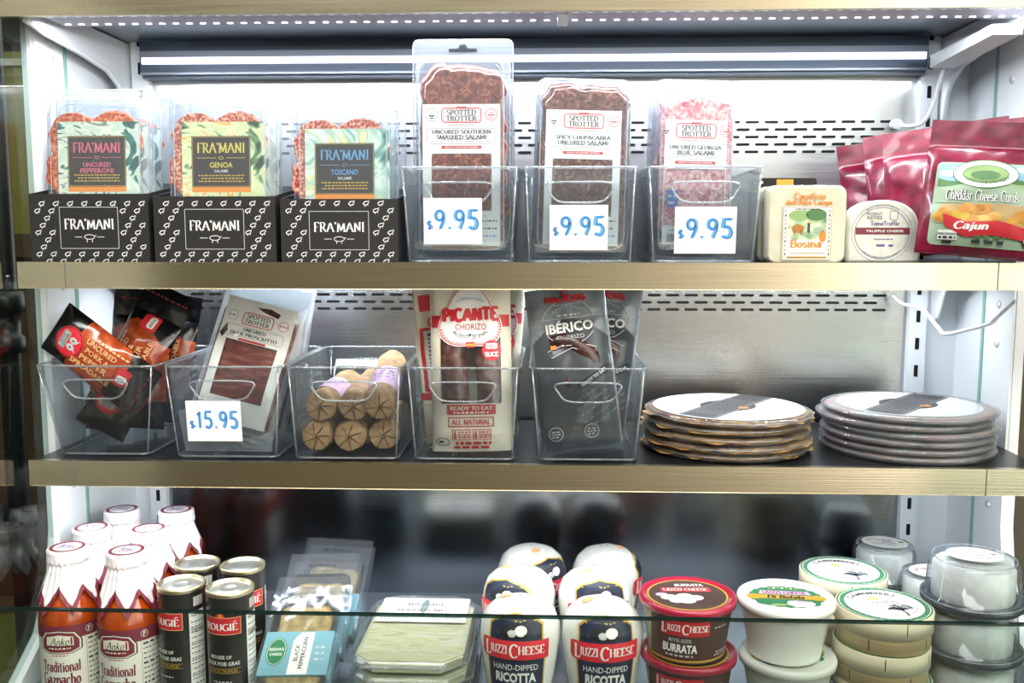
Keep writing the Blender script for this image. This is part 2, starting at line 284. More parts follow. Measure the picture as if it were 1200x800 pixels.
# ------------------------------------------------------------------ lettering
def arc(cx, cy, rx, ry, a0, a1, n=8): return [(cx + rx * math.cos(R(a0 + (a1 - a0) * k / n)), cy + ry * math.sin(R(a0 + (a1 - a0) * k / n))) for k in range(n + 1)]
G = {
 'A': (.78, [[(.04, 0), (.39, 1)], [(.39, 1), (.74, 0)], [(.16, .36), (.62, .36)]]),
 'B': (.64, [[(.12, 0), (.12, 1)], [(.12, 1), (.32, 1)] + arc(.32, .77, .22, .23, 90, -90) + [(.12, .54)], [(.12, .54), (.34, .54)] + arc(.34, .27, .25, .27, 90, -90) + [(.12, 0)]]),
 'C': (.70, [arc(.4, .5, .35, .5, 45, 315, 12)]),
 'D': (.74, [[(.12, 0), (.12, 1)], [(.12, 1), (.3, 1)] + arc(.3, .5, .38, .5, 90, -90, 10) + [(.12, 0)]]),
 'E': (.60, [[(.12, 0), (.12, 1)], [(.12, 1), (.54, 1), (.54, .86)], [(.12, .52), (.44, .52)], [(.12, 0), (.56, 0), (.56, .14)]]),
 'F': (.56, [[(.12, 0), (.12, 1)], [(.12, 1), (.52, 1), (.52, .86)], [(.12, .52), (.42, .52)]]),
 'G': (.74, [arc(.4, .5, .35, .5, 45, 345, 12), [(.68, .05), (.68, .42)], [(.48, .42), (.72, .42)]]),
 'H': (.76, [[(.12, 0), (.12, 1)], [(.64, 0), (.64, 1)], [(.12, .52), (.64, .52)]]),
 'I': (.28, [[(.14, 0), (.14, 1)]]),
 'J': (.4, [[(.26, 1), (.26, .2)] + arc(.12, .2, .14, .2, 0, -120, 5)]),
 'K': (.72, [[(.12, 0), (.12, 1)], [(.64, 1), (.14, .45)], [(.28, .58), (.68, 0)]]),
 'L': (.56, [[(.12, 0), (.12, 1)], [(.12, 0), (.52, 0), (.52, .16)]]),
 'M': (.92, [[(.1, 0), (.14, 1)], [(.14, 1), (.46, .1)], [(.46, .1), (.78, 1)], [(.78, 1), (.82, 0)]]),
 'N': (.78, [[(.12, 0), (.12, 1)], [(.12, 1), (.64, 0)], [(.64, 0), (.64, 1)]]),
 'O': (.78, [arc(.39, .5, .34, .5, 0, 360, 16)]),
 'P': (.6, [[(.12, 0), (.12, 1)], [(.12, 1), (.3, 1)] + arc(.3, .74, .24, .26, 90, -90) + [(.12, .48)]]),
 'Q': (.78, [arc(.39, .5, .34, .5, 0, 360, 16), [(.42, .2), (.72, -.12)]]),
 'R': (.68, [[(.12, 0), (.12, 1)], [(.12, 1), (.3, 1)] + arc(.3, .75, .23, .25, 90, -90) + [(.12, .5)], [(.32, .5), (.64, 0)]]),
 'S': (.56, [arc(.28, .75, .2, .25, 40, 230, 8) + arc(.28, .26, .22, .26, 70, -140, 9)]),
 'T': (.64, [[(.32, 0), (.32, 1)], [(.04, .86), (.04, 1), (.6, 1), (.6, .86)]]),
 'U': (.74, [[(.12, 1), (.12, .3)] + arc(.37, .3, .25, .3, 180, 360, 8) + [(.62, 1)]]),
 'V': (.74, [[(.04, 1), (.37, 0)], [(.37, 0), (.7, 1)]]),
 'W': (1.0, [[(.04, 1), (.28, 0)], [(.28, 0), (.5, .9)], [(.5, .9), (.72, 0)], [(.72, 0), (.96, 1)]]),
 'X': (.7, [[(.06, 1), (.64, 0)], [(.64, 1), (.06, 0)]]),
 'Y': (.7, [[(.04, 1), (.35, .48)], [(.66, 1), (.35, .48)], [(.35, .48), (.35, 0)]]),
 'Z': (.62, [[(.06, .86), (.06, 1), (.56, 1)], [(.56, 1), (.06, 0)], [(.06, 0), (.58, 0), (.58, .14)]]),
 'a': (.52, [arc(.22, .2, .17, .2, 60, 400, 10), [(.40, .62), (.40, .04), (.5, 0)], [(.08, .54)] + arc(.22, .5, .18, .14, 130, 0, 5)]),
 'b': (.54, [[(.1, 0), (.1, 1)], arc(.29, .31, .19, .31, 150, -150, 10)]),
 'c': (.46, [arc(.27, .31, .21, .31, 50, 310, 10)]),
 'd': (.54, [[(.44, 0), (.44, 1)], arc(.25, .31, .19, .31, 30, 330, 10)]),
 'e': (.48, [[(.07, .34), (.44, .34)] + arc(.26, .31, .19, .31, 5, 310, 11)]),
 'f': (.34, [[(.14, 0), (.14, .8)] + arc(.27, .82, .13, .17, 180, 50, 5), [(.02, .62), (.3, .62)]]),
 'g': (.52, [arc(.25, .36, .18, .26, 0, 360, 12), [(.44, .62), (.44, -.1)] + arc(.25, -.12, .19, .2, 0, -150, 7)]),
 'h': (.54, [[(.1, 0), (.1, 1)], [(.1, .4)] + arc(.27, .42, .17, .2, 160, 0, 6) + [(.44, 0)]]),
 'i': (.24, [[(.12, 0), (.12, .62)], [(.12, .78), (.12, .88)]]),
 'j': (.26, [[(.15, .62), (.15, -.12)] + arc(.02, -.12, .13, .14, 0, -110, 4), [(.15, .78), (.15, .88)]]),
 'k': (.52, [[(.1, 0), (.1, 1)], [(.44, .62), (.12, .28)], [(.22, .36), (.48, 0)]]),
 'l': (.24, [[(.12, 0), (.12, 1)]]),
 'm': (.82, [[(.1, 0), (.1, .62)], [(.1, .4)] + arc(.25, .42, .15, .2, 160, 0, 6) + [(.4, 0)], [(.4, .4)] + arc(.56, .42, .16, .2, 160, 0, 6) + [(.72, 0)]]),
 'n': (.54, [[(.1, 0), (.1, .62)], [(.1, .4)] + arc(.27, .42, .17, .2, 160, 0, 6) + [(.44, 0)]]),
 'o': (.52, [arc(.26, .31, .2, .31, 0, 360, 14)]),
 'p': (.54, [[(.1, -.3), (.1, .62)], arc(.29, .31, .19, .31, 150, -150, 10)]),
 'r': (.4, [[(.1, 0), (.1, .62)], [(.1, .4)] + arc(.25, .42, .15, .2, 160, 40, 5)]),
 's': (.42, [arc(.2, .46, .14, .16, 40, 230, 6) + arc(.2, .16, .16, .16, 70, -140, 7)]),
 't': (.34, [[(.14, .85), (.14, .15)] + arc(.25, .15, .11, .15, 180, 300, 5), [(.02, .62), (.3, .62)]]),
 'u': (.54, [[(.1, .62), (.1, .2)] + arc(.26, .2, .16, .2, 180, 330, 6), [(.44, .62), (.44, 0)]]),
 'v': (.5, [[(.04, .62), (.25, 0)], [(.25, 0), (.46, .62)]]),
 'w': (.7, [[(.04, .62), (.2, 0)], [(.2, 0), (.35, .56)], [(.35, .56), (.5, 0)], [(.5, 0), (.66, .62)]]),
 'y': (.5, [[(.04, .62), (.26, .05)], [(.46, .62), (.2, -.28), (.06, -.26)]]),
 'z': (.46, [[(.05, .62), (.4, .62)], [(.4, .62), (.05, 0)], [(.05, 0), (.42, 0)]]),
 '-': (.36, [[(.06, .36), (.3, .36)]]), '&': (.7, [[(.66, 0), (.2, .7)] + arc(.33, .8, .13, .17, 200, -20, 6) + [(.12, .35)] + arc(.28, .2, .2, .2, 160, 340, 7) + [(.64, .45)]]),
 '.': (.2, [[(.1, 0), (.1, .08)]]), "'": (.18, [[(.1, .8), (.1, 1)]]), ' ': (.32, []),
 '1': (.42, [[(.1, .8), (.26, 1), (.26, 0)]]), '5': (.56, [[(.5, 1), (.14, 1), (.1, .56)] + arc(.27, .3, .22, .3, 110, -140, 10)]),
 '9': (.56, [arc(.28, .72, .2, .26, 0, 360, 12), [(.48, .72), (.46, .4), (.3, 0)]]), '$': (.52, [arc(.26, .68, .18, .2, 40, 230, 7) + arc(.26, .28, .2, .2, 70, -140, 7), [(.26, -.06), (.26, 1.02)]]),
}
def stroke_quads(line, wx, wy, pa=0.0):
    out = []; n = len(line); L = []
    ca, sa = math.cos(pa), math.sin(pa)
    for i in range(n):
        a, c = line[max(0, i - 1)], line[min(n - 1, i + 1)]
        if line[0] == line[-1] and n > 3 and i in (0, n - 1): a, c = line[-2], line[1]
        dx, dy = c[0] - a[0], c[1] - a[1]; d = math.hypot(dx, dy) or 1; nx, ny = -dy / d, dx / d
        rx, ry = nx * ca + ny * sa, -nx * sa + ny * ca
        h = math.hypot(wx * rx, wy * ry)
        L.append(((line[i][0] + nx * h, line[i][1] + ny * h), (line[i][0] - nx * h, line[i][1] - ny * h)))
    for i in range(n - 1): out.append([L[i][0], L[i][1], L[i + 1][1], L[i + 1][0]])
    return out
def serif_text(s, wx=.085, wy=.025, serif=.13, track=.06, smallcaps=False, pa=0.12):
    """strokes of a book face drawn with a broad pen: quads in units of the cap height"""
    quads, x = [], 0.0
    for ch in s:
        sc = 1.0; key = ch
        if smallcaps and ch.islower(): key, sc = ch.upper(), .76
        if key not in G: key = key.upper() if key.upper() in G else ' '
        w, strokes = G[key]
        for st in strokes:
            pts = [(x + p[0] * sc, p[1] * sc) for p in st]
            quads += stroke_quads(pts, wx, wy, pa)
            if serif:
                for e, o in ((st[0], st[1]), (st[-1], st[-2])):
                    dx, dy = abs(e[0] - o[0]), abs(e[1] - o[1])
                    if dy > dx * 1.2 and min(abs(e[1]), abs(e[1] - 1), abs(e[1] - .62), abs(e[1] + .3)) < .01 and len(st) < 4:
                        cx, cy = x + e[0] * sc, e[1] * sc; q = serif * sc; t = max(wy, .022)
                        quads.append([(cx - q, cy - t), (cx + q, cy - t), (cx + q, cy + t), (cx - q, cy + t)])
        x += w * sc + track
    return quads
FONT_CACHE = {}
def sans_polys(s, bold):
    k = (s, bold)
    if k not in FONT_CACHE:
        cu = bpy.data.curves.new('lettering', 'FONT'); cu.body = s; cu.size = 1; cu.offset = bold; cu.resolution_u = 2
        ob = bpy.data.objects.new('lettering', cu); me = bpy.data.meshes.new_from_object(ob)
        FONT_CACHE[k] = [[(me.vertices[i].co.x, me.vertices[i].co.y) for i in p.vertices] for p in me.polygons]
        bpy.data.objects.remove(ob); bpy.data.curves.remove(cu); bpy.data.meshes.remove(me)
    return FONT_CACHE[k]

STEP = .00012
class Print:
    """flat artwork: coloured shapes in layers, wrapped onto a surface when it is built"""
    def __init__(self): self.e = []
    def poly(self, pts, mat, z=1):
        if len(pts) > 4:
            for t in tessellate_polygon([[Vector((p[0], p[1], 0)) for p in pts]]): self.e.append(([pts[i] for i in t], mat, z))
        else: self.e.append((list(pts), mat, z))
        return self
    def rect(self, x0, y0, x1, y1, mat, z=0, r=0): return self.poly(rr(x1 - x0, y1 - y0, r, 4, (x0 + x1) / 2, (y0 + y1) / 2) if r else [(x0, y0), (x1, y0), (x1, y1), (x0, y1)], mat, z)
    def ell(self, cx, cy, rx, ry, mat, z=1, n=28, a0=0, a1=360): return self.poly([(cx + rx * math.cos(R(a0 + (a1 - a0) * k / n)), cy + ry * math.sin(R(a0 + (a1 - a0) * k / n))) for k in range(n if a1 - a0 == 360 else n + 1)], mat, z)
    def line(self, pts, w, mat, z=2, closed=False):
        pts = list(pts) + ([pts[0]] if closed else [])
        for q in stroke_quads(pts, w / 2, w / 2): self.e.append((q, mat, z))
        return self
    def ring(self, cx, cy, rx, ry, w, mat, z=2, n=32): return self.line(arc(cx, cy, rx, ry, 0, 360, n), w, mat, z)
    def frame(self, x0, y0, x1, y1, w, mat, z=2, r=0): return self.line(rr(x1 - x0, y1 - y0, max(r, 1e-5), 3, (x0 + x1) / 2, (y0 + y1) / 2), w, mat, z, True)
    def put(self, quads, cx, cy, h, mat, w=None, z=3, rot=0, shear=0, cap=None, bend=0):
        xs = [p[0] for q in quads for p in q]; ys = [p[1] for q in quads for p in q]
        if not xs: return self
        x0, x1, y0, y1 = min(xs), max(xs), min(ys), max(ys)
        if cap: y0, y1 = 0, cap
        sy = h / (y1 - y0); sx = w / (x1 - x0) if w else sy; c, s = math.cos(rot), math.sin(rot)
        for q in quads:
            o = []
            for p in q:
                x, y = (p[0] - (x0 + x1) / 2) * sx, (p[1] - (y0 + y1) / 2) * sy
                x += shear * y
                if bend: a = x / bend; x, y = (bend + y) * math.sin(a), (bend + y) * math.cos(a) - bend      # along a circle: over it, or under it when negative
                o.append((cx + x * c - y * s, cy + x * s + y * c))
            self.e.append((o, mat, z))
        return self
    def sans(self, s, cx, cy, h, mat, w=None, bold=.012, **k): return self.put(sans_polys(s, bold), cx, cy, h, mat, w, **k)
    def serif(self, s, cx, cy, h, mat, w=None, wx=.085, wy=.025, serif=.13, track=.06, smallcaps=False, **k): return self.put(serif_text(s, wx, wy, serif, track, smallcaps), cx, cy, h, mat, w, **k)
    def greek(self, x0, x1, y, h, mat, seed=1, z=3, fill=.8):
        """a line of print too small to read: word-length marks"""
        r = random.Random(seed); x = x0
        while x < x1 - h * .5:
            w = h * r.uniform(1.0, 3.6); e = min(x + w * fill, x1); self.rect(x, y - h / 2, e, y + h / 2, mat, z); x += w + h * .45
        return self
    def on(self, mb, fn, maxlen=None):
        for pts, mat, z in self.e:
            if maxlen is None: polys = [pts]
            else:
                polys, todo = [], [[pts[0], pts[i], pts[i + 1]] for i in range(1, len(pts) - 1)]
                while todo:
                    t = todo.pop(); d = [math.dist(t[i], t[(i + 1) % 3]) for i in range(3)]; k = d.index(max(d))
                    if d[k] <= maxlen: polys.append(t); continue
                    a, b_, c = t[k], t[(k + 1) % 3], t[(k + 2) % 3]; m = ((a[0] + b_[0]) / 2, (a[1] + b_[1]) / 2)
                    todo += [[a, m, c], [m, b_, c]]
            for q in polys: mb.add([fn(p[0], p[1], z * STEP) for p in q], [tuple(range(len(q)))], mat, maxlen is not None)
        return mb
def flat(y): return lambda x, z, h: (x, y - h, z)                         # facing the shopper
def top(z): return lambda x, y, h: (x, y, z + h)                          # facing up
def wrap(rf, cy=0): return lambda x, z, h: ((rf(z) + h) * math.sin(x / rf(z)), cy - (rf(z) + h) * math.cos(x / rf(z)), z)

# ------------------------------------------------------------------ the place around the case
XL, XR, YB, YF = -.638, .600, 1.40, 1.10            # inner faces of the side walls, back panel, shelf fronts
def Z(z): return EYE + z
def struct(name, mb):
    o = mb.build(name); o['kind'] = 'structure'; return o
mb = MB(); mb.box(-4, -3, -.02, 4, 5, 0, 'floor_tile'); struct('floor', mb)
mb = MB(); mb.box(-4, 2.6, 0, -.70, 2.65, 2.8, 'dark_wall'); struct('wall_back', mb)
mb = MB(); mb.box(.95, .9, 0, 1.0, 2.6, 2.8, 'cream_wall'); struct('wall_right', mb)

# ------------------------------------------------------------------ the refrigerated case
case = thing('refrigerated_case', 'open stainless steel refrigerated display case holding all the shelves of food', 'refrigerator', (XC, YB, 0))
OX, OY = -XC, -YB                                      # parts are written in world x, y and moved to the case's base
def cpart(name, mb, parent=case):
    for v in mb.v: v.x += OX; v.y += OY
    return mb.build(name, parent)
DZ = -.551                                            # deck height below the eye
# back panel: brushed steel between the uprights, white beside them, with rows of air slots
mb = MB()
mb.box(-.590, YB, Z(-.045), .536, YB + .02, Z(.30), 'back_steel'); mb.box(-.590, YB, Z(-.287), .536, YB + .02, Z(-.0455), 'middle_steel_dimmed'); mb.box(-.590, YB, Z(-.60), .536, YB + .02, Z(-.2875), 'lower_steel_shaded')  # one steel in three tones, darker tier by tier: shade put into the colour
mb.box(XL, YB - .002, Z(-.60), -.590, YB + .02, Z(.30), 'case_white'); mb.box(.536, YB - .002, Z(-.60), XR, YB + .02, Z(.30), 'case_white')
def slots(z0, rows, dz, x0, x1):
    for k in range(rows):
        z = z0 - k * dz; x = x0 + (.0145 if k % 2 else 0)
        while x < x1 - .02:
            mb.prism(rr(.0195, .0036, .0017, 2, x + .0098, z), 'y', YB - .0012, YB + .001, 'slot_black'); x += .0275
slots(at(900, 143, YB).z, 5, .0106, -.54, .505)
slots(at(900, 346, YB).z, 3, .0106, -.54, .505)
cpart('back_panel', mb)
mb = MB(); mb.box(XL - .02, .99, Z(DZ) - .05, XR + .02, YB + .02, Z(DZ), 'deck_grey'); mb.box(XL - .02, .955, 0.1, XR + .02, .99, Z(DZ) + .0, 'canopy_steel')
cpart('base_deck', mb)
# side panels: white, the front edge sweeping forward at the foot
def side_outline(f):
    return [(YB + .02, Z(-.60)), (YB + .02, Z(.33)), (f, Z(.33)), (f, Z(-.38)), (f - .012, Z(-.44)), (f - .05, Z(-.50)), (f - .13, Z(-.55)), (f - .20, Z(-.60))]
for X0, X1, df, ys, rv in ((XL - .012, XL, 0, 1.235, ((1.205, .225), (1.205, -.065), (1.205, -.33), (1.14, -.515))), (XR, XR + .012, .058, 1.300, ((1.262, .20), (1.262, -.142), (1.262, -.09), (1.262, -.36)))):
    mb = MB(); sg = 1 if X0 < 0 else -1; xi = X1 if X0 < 0 else X0
    mb.prism(side_outline(1.165 + df), 'x', X0, X1, 'case_white')
    # raised clamp strip with its seam
    mb.prism([(ys, Z(.33)), (1.166 + df, Z(.33)), (1.166 + df, Z(-.38)), (1.154 + df, Z(-.44)), (1.116 + df, Z(-.50)), (1.035 + df, Z(-.55)), (1.0 + df, Z(-.555)), (ys, Z(-.555))], 'x', min(xi, xi + sg * .004), max(xi, xi + sg * .004), 'white_enamel')
    sp = cpart('side_panel', mb)
    for (yy, zz) in rv:
        r = MB(); r.lathe([(.0, .0022), (.004, .002), (.0055, .0)], 'chrome_rivet', 16, cap1=False)
        for v in r.v: v.x, v.y, v.z = xi + sg * (.004 + v.z) + 0, yy + v.x, Z(zz) + v.y
        cpart('rivet', r, sp)
    g = MB(); g.box(min(xi + sg * .004, xi + sg * .006), ys, Z(-.55), max(xi + sg * .004, xi + sg * .006), ys + .006, Z(.30), 'seam_glass')
    cpart('seam_strip', g, sp)
# uprights with slots for the brackets
for x in (-.5985, .5405):
    mb = MB(); mb.box(x - .0125, YB - .012, Z(-.555), x + .0125, YB, Z(.30), 'case_white')
    z = .275
    while z > -.54:
        mb.box(x - .0028, YB - .0125, Z(z), x + .0028, YB - .0115, Z(z + .017), 'slot_black'); z -= .040
    cpart('slotted_upright', mb)
# end panes of glass in front of the side panels and the low front pane with its dark edge
for X0, X1 in ((XL - .010, XL - .004), (XR + .004, XR + .010)):
    mb = MB(); mb.box(X0, .70, Z(-.56), X1, 1.163, Z(.33), 'panel_glass'); cpart('end_glass', mb)
GZ = -.397
mb = MB(); mb.box(XL - .05, .947, Z(-.60), XR + .05, .953, Z(GZ) - .0022, 'front_glass_sheet')
fg = cpart('front_glass', mb)
mb = MB(); mb.box(XL - .05, .947, Z(GZ) - .0022, XR + .05, .953, Z(GZ), 'glass_edge'); cpart('glass_rim', mb, fg)
# rear light fixture high on the back panel
a, b_ = at(600, 43.5, 1.37).z, at(600, 89, 1.37).z
mb = MB(); h = a - b_
mb.prism([(1.37, b_ + h * .12), (1.37, a - .05 * h), (1.366, a), (YB, a), (YB, b_ + h * .12)], 'x', -.590, .530, 'fixture_dark')
mb.box(-.588, 1.3665, b_ + h * .53, .528, 1.3705, b_ + h * .70, 'channel_grey')
mb.box(-.588, 1.364, b_ + h * .075, .528, YB, b_ + h * .13, 'channel_grey'); mb.box(-.588, 1.372, b_, .528, YB, b_ + h * .075, 'fixture_dark')  # last box: dark strip standing in for the shadow under the fixture
rf = cpart('rear_light_fixture', mb)
mb = MB(); mb.box(-.586, 1.3655, b_ + h * .36, .526, 1.371, b_ + h * .53, 'diffuser'); cpart('light_diffuser', mb, rf)
# canopy over the top shelf: steel lip, underside, two rows of small lamps behind the lip
mb = MB(); mb.box(-.90, 1.098, Z(.253), .90, 1.106, Z(.42), 'lip_steel'); cpart('canopy_lip', mb)
mb = MB(); mb.box(-.64, 1.150, Z(.2805), .602, YB, Z(.288), 'canopy_steel'); mb.box(-.64, 1.106, Z(.268), .602, 1.150, Z(.288), 'canopy_steel'); mb.box(-.64, 1.106, Z(.2555), .602, 1.112, Z(.268), 'gasket'); cpart('canopy_underside', mb)
mb = MB(); mb.box(-.60, 1.118, Z(.2585), .60, 1.182, Z(.268), 'mauve_channel')
k = 0; x = -.594
while x < .594:
    for yy in (1.126, 1.168):
        mb.box(x, yy - .0013, Z(.2578), x + .0065, yy + .0013, Z(.2586), 'led')
    x += .0168
mb.box(.010, 1.117, Z(.254), .022, 1.180, Z(.2575), 'white_plastic')
cpart('led_strip', mb)
# white bracket arms under the canopy
def arm(x, name):
    # a plate in the y-z plane: foot on the upright, sweeping up and forward to the lip
    low = [(1.384, .158), (1.381, .174), (1.374, .198), (1.358, .216), (1.325, .231), (1.25, .240), (1.16, .247), (1.12, .2535)]
    up = [(1.12, .266), (1.16, .279), (1.392, .279), (1.397, .27), (1.397, .158)]
    m = MB(); m.prism([(p[0], Z(p[1])) for p in low + up], 'x', x - .002, x + .002, 'white_enamel')
    m.tube([(x, p[0], Z(p[1])) for p in low], .004, 'white_enamel', 6)
    return cpart(name, m)
arm(-.618, 'canopy_bracket'); arm(.560, 'canopy_bracket')
m = MB(); m.prism([(1.33, Z(.2435)), (1.33, Z(.2266)), (1.15, Z(.234)), (1.15, Z(.2457))], 'x', .517, .5515, 'white_enamel'); cpart('wire_cover', m)
# white supply cord plugged into the back panel
def smooth_path(pts, n=8):
    o = []; P_ = [Vector(p) for p in pts]
    for i in range(len(P_) - 1):
        p0, p1, p2, p3 = P_[max(i - 1, 0)], P_[i], P_[i + 1], P_[min(i + 2, len(P_) - 1)]
        for k in range(n):
            t = k / n; o.append(.5 * ((2 * p1) + (p2 - p0) * t + (2 * p0 - 5 * p1 + 4 * p2 - p3) * t * t + (3 * p1 - p0 - 3 * p2 + p3) * t ** 3))
    return o + [P_[-1]]
m = MB(); m.tube(smooth_path([at(1050, 146, 1.392), at(1066, 148, 1.375), at(1082, 143, 1.36), at(1094, 122, 1.35), at(1101, 98, 1.34), at(1107, 74, 1.33)]), .0029, 'cord_white', 8)
p0 = at(1049, 146, 1.395); m.tube([p0 + Vector((0, .006, 0)), p0 + Vector((0, -.010, 0))], .0075, 'cord_white', 14); cpart('supply_cord', m)

# ------------------------------------------------------------------ the two shelves
def shelf(zl, label, brackets, name='display_shelf'):
    t = thing(name, label, 'shelf', (XC, YB, Z(zl)), group=None)
    m = MB(); m.box(-.612, 1.107 - YB, -.016, .612, -.0145, -.0025, 'shelf_dark'); m.build('shelf_deck', t)
    m = MB(); m.box(-.6125, 1.098 - YB, -.0315, .612, 1.1065 - YB, 0, 'lip_steel'); m.prism([(1.097 - YB, -.0315), (1.1065 - YB, -.0315), (1.112 - YB, -.030), (1.112 - YB, -.028), (1.1065 - YB, -.028)], 'x', -.6125, .612, 'lip_steel')
    for xx in (-.555, .535): m.box(xx, 1.0975 - YB, -.0315, xx + .0008, 1.0985 - YB, 0, 'gasket')
    m.build('shelf_lip', t)
    ly = (1.113, 1.290)[brackets]; m = MB(); m.box(-.600, ly - YB, -.024, .600, ly + .022 - YB, -.016, 'mauve_channel')
    x = -.594
    while x < .594: m.box(x, ly + .009 - YB, -.0252, x + .008, ly + .013 - YB, -.0239, 'led'); x += .0168
    m.build('led_strip', t)
    if brackets:
        for x in (-.5995, .579):
            low = [(1.372, -.090), (1.366, -.084), (1.357, -.066), (1.345, -.045), (1.31, -.031), (1.25, -.026), (1.14, -.024)]
            m = MB(); m.prism([(p[0] - YB, p[1]) for p in low + [(1.14, -.0165), (1.386, -.0165), (1.386, -.090)]], 'x', x - .002, x + .002, 'white_enamel')
            m.tube([(x, p[0] - YB, p[1]) for p in low], .0032, 'white_enamel', 6); m.build('shelf_bracket', t)
    return t
SH1, SH2 = -.0305, -.2715
s1 = shelf(SH1, 'upper steel shelf holding the boxed and bagged salami, cheeses and red cheese curd bags', True)
s2 = shelf(SH2, 'lower steel shelf holding the clear bins of sausage and the stacks of round trays', False)
m = MB(); m.tube([p - Vector((XC, YB, Z(SH1))) for p in smooth_path([at(1046, 346, 1.385), at(1058, 356, 1.37), at(1080, 362, 1.34), at(1098, 382, 1.30), at(1108, 391, 1.28), at(1135, 386, 1.25), at(1160, 379, 1.225), at(1168, 373, 1.22), at(1163, 376, 1.215), at(1190, 352, 1.19)])], .0026, 'cord_white', 8)
m.build('light_cord', s1)
TOP1, TOP2 = Z(SH1) - .0025, Z(SH2) - .0025; DECK = Z(DZ)

# ------------------------------------------------------------------ seen through the left end pane
b0 = at(11, 400, 1.62)
t = thing('pipe_post', 'black pipe post with couplings standing beyond the left glass end', 'post', (b0.x, 1.62, .001))
m = MB(); m.lathe([(.018, .01), (.018, 2.6)], 'pipe_black', 24); m.build('pipe', t)
for zc in (at(20, 375, 1.62).z, at(20, 625, 1.62).z):
    m = MB(); m.lathe([(.019, zc - .06), (.027, zc - .058), (.027, zc - .03), (.021, zc - .026), (.021, zc + .01), (.030, zc + .014), (.030, zc + .05), (.019, zc + .053)], 'pipe_black', 24); m.build('coupling', t)
m = MB(); m.lathe([(.05, 0), (.05, .008), (.022, .016), (.02, .03)], 'pipe_black', 24); m.build('floor_flange', t)
a = at(-60, 150, 2.1); b2 = at(40, 275, 2.1)
t = thing('crate_stand', 'brown wooden stand beyond the left glass end carrying the olive box', 'stand', (-1.25, 2.15, .001))
m = MB(); m.box(-.28, -.12, .02, .28, .12, b2.z, 'wood_board'); m.box(-.29, -.13, .0, .29, .13, .02, 'wood_board'); m.box(-.29, -.13, b2.z - .05, .29, .13, b2.z, 'wood_board'); m.build('stand_body', t)
t = thing('storage_box', 'tall plain olive yellow box standing on brown stand at far left', 'box', (-1.25, 2.15, b2.z + .002))
m = MB(); m.loft([xy(rr(.5, .22, .01), 0), xy(rr(.5, .22, .01), .36)], 'olive_board', False); m.build('box_body', t)
m = MB(); m.loft([xy(rr(.51, .23, .01), .36), xy(rr(.51, .23, .01), .39)], 'olive_board', False); m.build('box_lid', t)
c = at(8, 735, 1.75)
t = thing('yellow_carton', 'small yellow carton low beyond the left glass end', 'box', (c.x - .06, 1.80, .001), (0, 0, R(12)))
m = MB(); m.box(-.06, -.04, 0, .06, .04, c.z + .02, 'yellow_box'); m.build('carton_body', t)
m = MB(); m.box(-.061, -.041, c.z + .02, .061, .041, c.z + .026, 'wood_board'); m.build('carton_flap', t)

# ------------------------------------------------------------------ builders shared by the goods
def clear_bin(label, cx, z, wt, wb, group, yfront=1.113, depth=.215, h=.113, yaw=0):
    t = thing('clear_bin', label, 'bin', (cx, yfront + depth / 2, z), (0, 0, yaw), group)
    m = MB(); d = depth; tap = (wt - wb) / 2; th = .0018
    def ring(w, dd, zz, r): return xy(rr(w, dd, r, 4), zz)
    o = [ring(wb - .008, d - 2 * tap - .008, .0005, .010), ring(wb, d - 2 * tap, .005, .012), ring(wt - .003, d - .003, h - .006, .014), ring(wt, d, h - .005, .014), ring(wt, d, h, .014)]
    i = [ring(wt - 2 * th - .002, d - 2 * th - .002, h, .013), ring(wb - 2 * th, d - 2 * tap - 2 * th, .006, .011), ring(wb - .010, d - 2 * tap - .010, .003, .009)]
    m.loft(o + i, 'bin_plastic', True, True, True)
    m.build('bin_body', t)
    e = MB(); e.tube([Vector(p) for p in xy(rr(wt - .001, d - .001, .014, 5), h)], .0015, 'bin_edge', 6, True)
    for sx in (-1, 1):
        e.tube([(sx * (wb / 2 - .004), -d / 2 + tap + .004, .004), (sx * (wt / 2 - .004), -d / 2 + .003, h)], .0011, 'bin_edge', 5)
    e.tube([Vector(p) for p in xy(rr(wb - .004, d - 2 * tap - .004, .011, 4), .0035)], .0013, 'bin_edge', 6, True)
    e.build('bin_rim', t)
    # handle opening: a trapezoid with rounded corners near the top of the front and the back wall
    for sy, nm in ((-1, 'handle'), (1, 'handle')):
        q = []
        for (x, zz), (x2, z2) in zip([(-.044, h - .017), (-.028, h - .041), (.028, h - .041), (.044, h - .017)], [(-.028, h - .041), (.028, h - .041), (.044, h - .017), (-.044, h - .017)]):
            for k in range(6): q.append((x + (x2 - x) * k / 6, zz + (z2 - zz) * k / 6))
        for _ in range(2): q = [((q[k - 1][0] + 2 * q[k][0] + q[(k + 1) % len(q)][0]) / 4, (q[k - 1][1] + 2 * q[k][1] + q[(k + 1) % len(q)][1]) / 4) for k in range(len(q))]
        hm = MB(); hm.tube([(x, sy * (d / 2 - tap * (1 - zz / h) + .0004), zz) for x, zz in q], .0013, 'bin_edge', 6, True); hm.build(nm, t)
    return t
def price_card(label, loc, rot, txt, w=.067, h=.053, group='handwritten price cards'):
    t = thing('price_card', label, 'price card', loc, rot, group)
    m = MB(); m.box(-w / 2, 0, 0, w / 2, .0008, h, 'white'); m.build('card', t)
    p = Print()
    def hand(s, x, y, hh, ww):
        q = serif_text(s, .095, .095, 0, .10); p.put(q, x, y, hh, 'marker', ww, z=1)
        q = serif_text(s, .034, .034, 0, .16); p.put(q, x + .0006, y - .0006, hh * .97, 'markerdark', ww, z=2)
    hand('$', -w * .40, h * .42, h * .20, h * .13)
    hand(txt, w * .06, h * .54, h * .46, w * .76)
    mm = MB(); p.on(mm, flat(-.0002)); mm.build('price_figures', t)
    return t
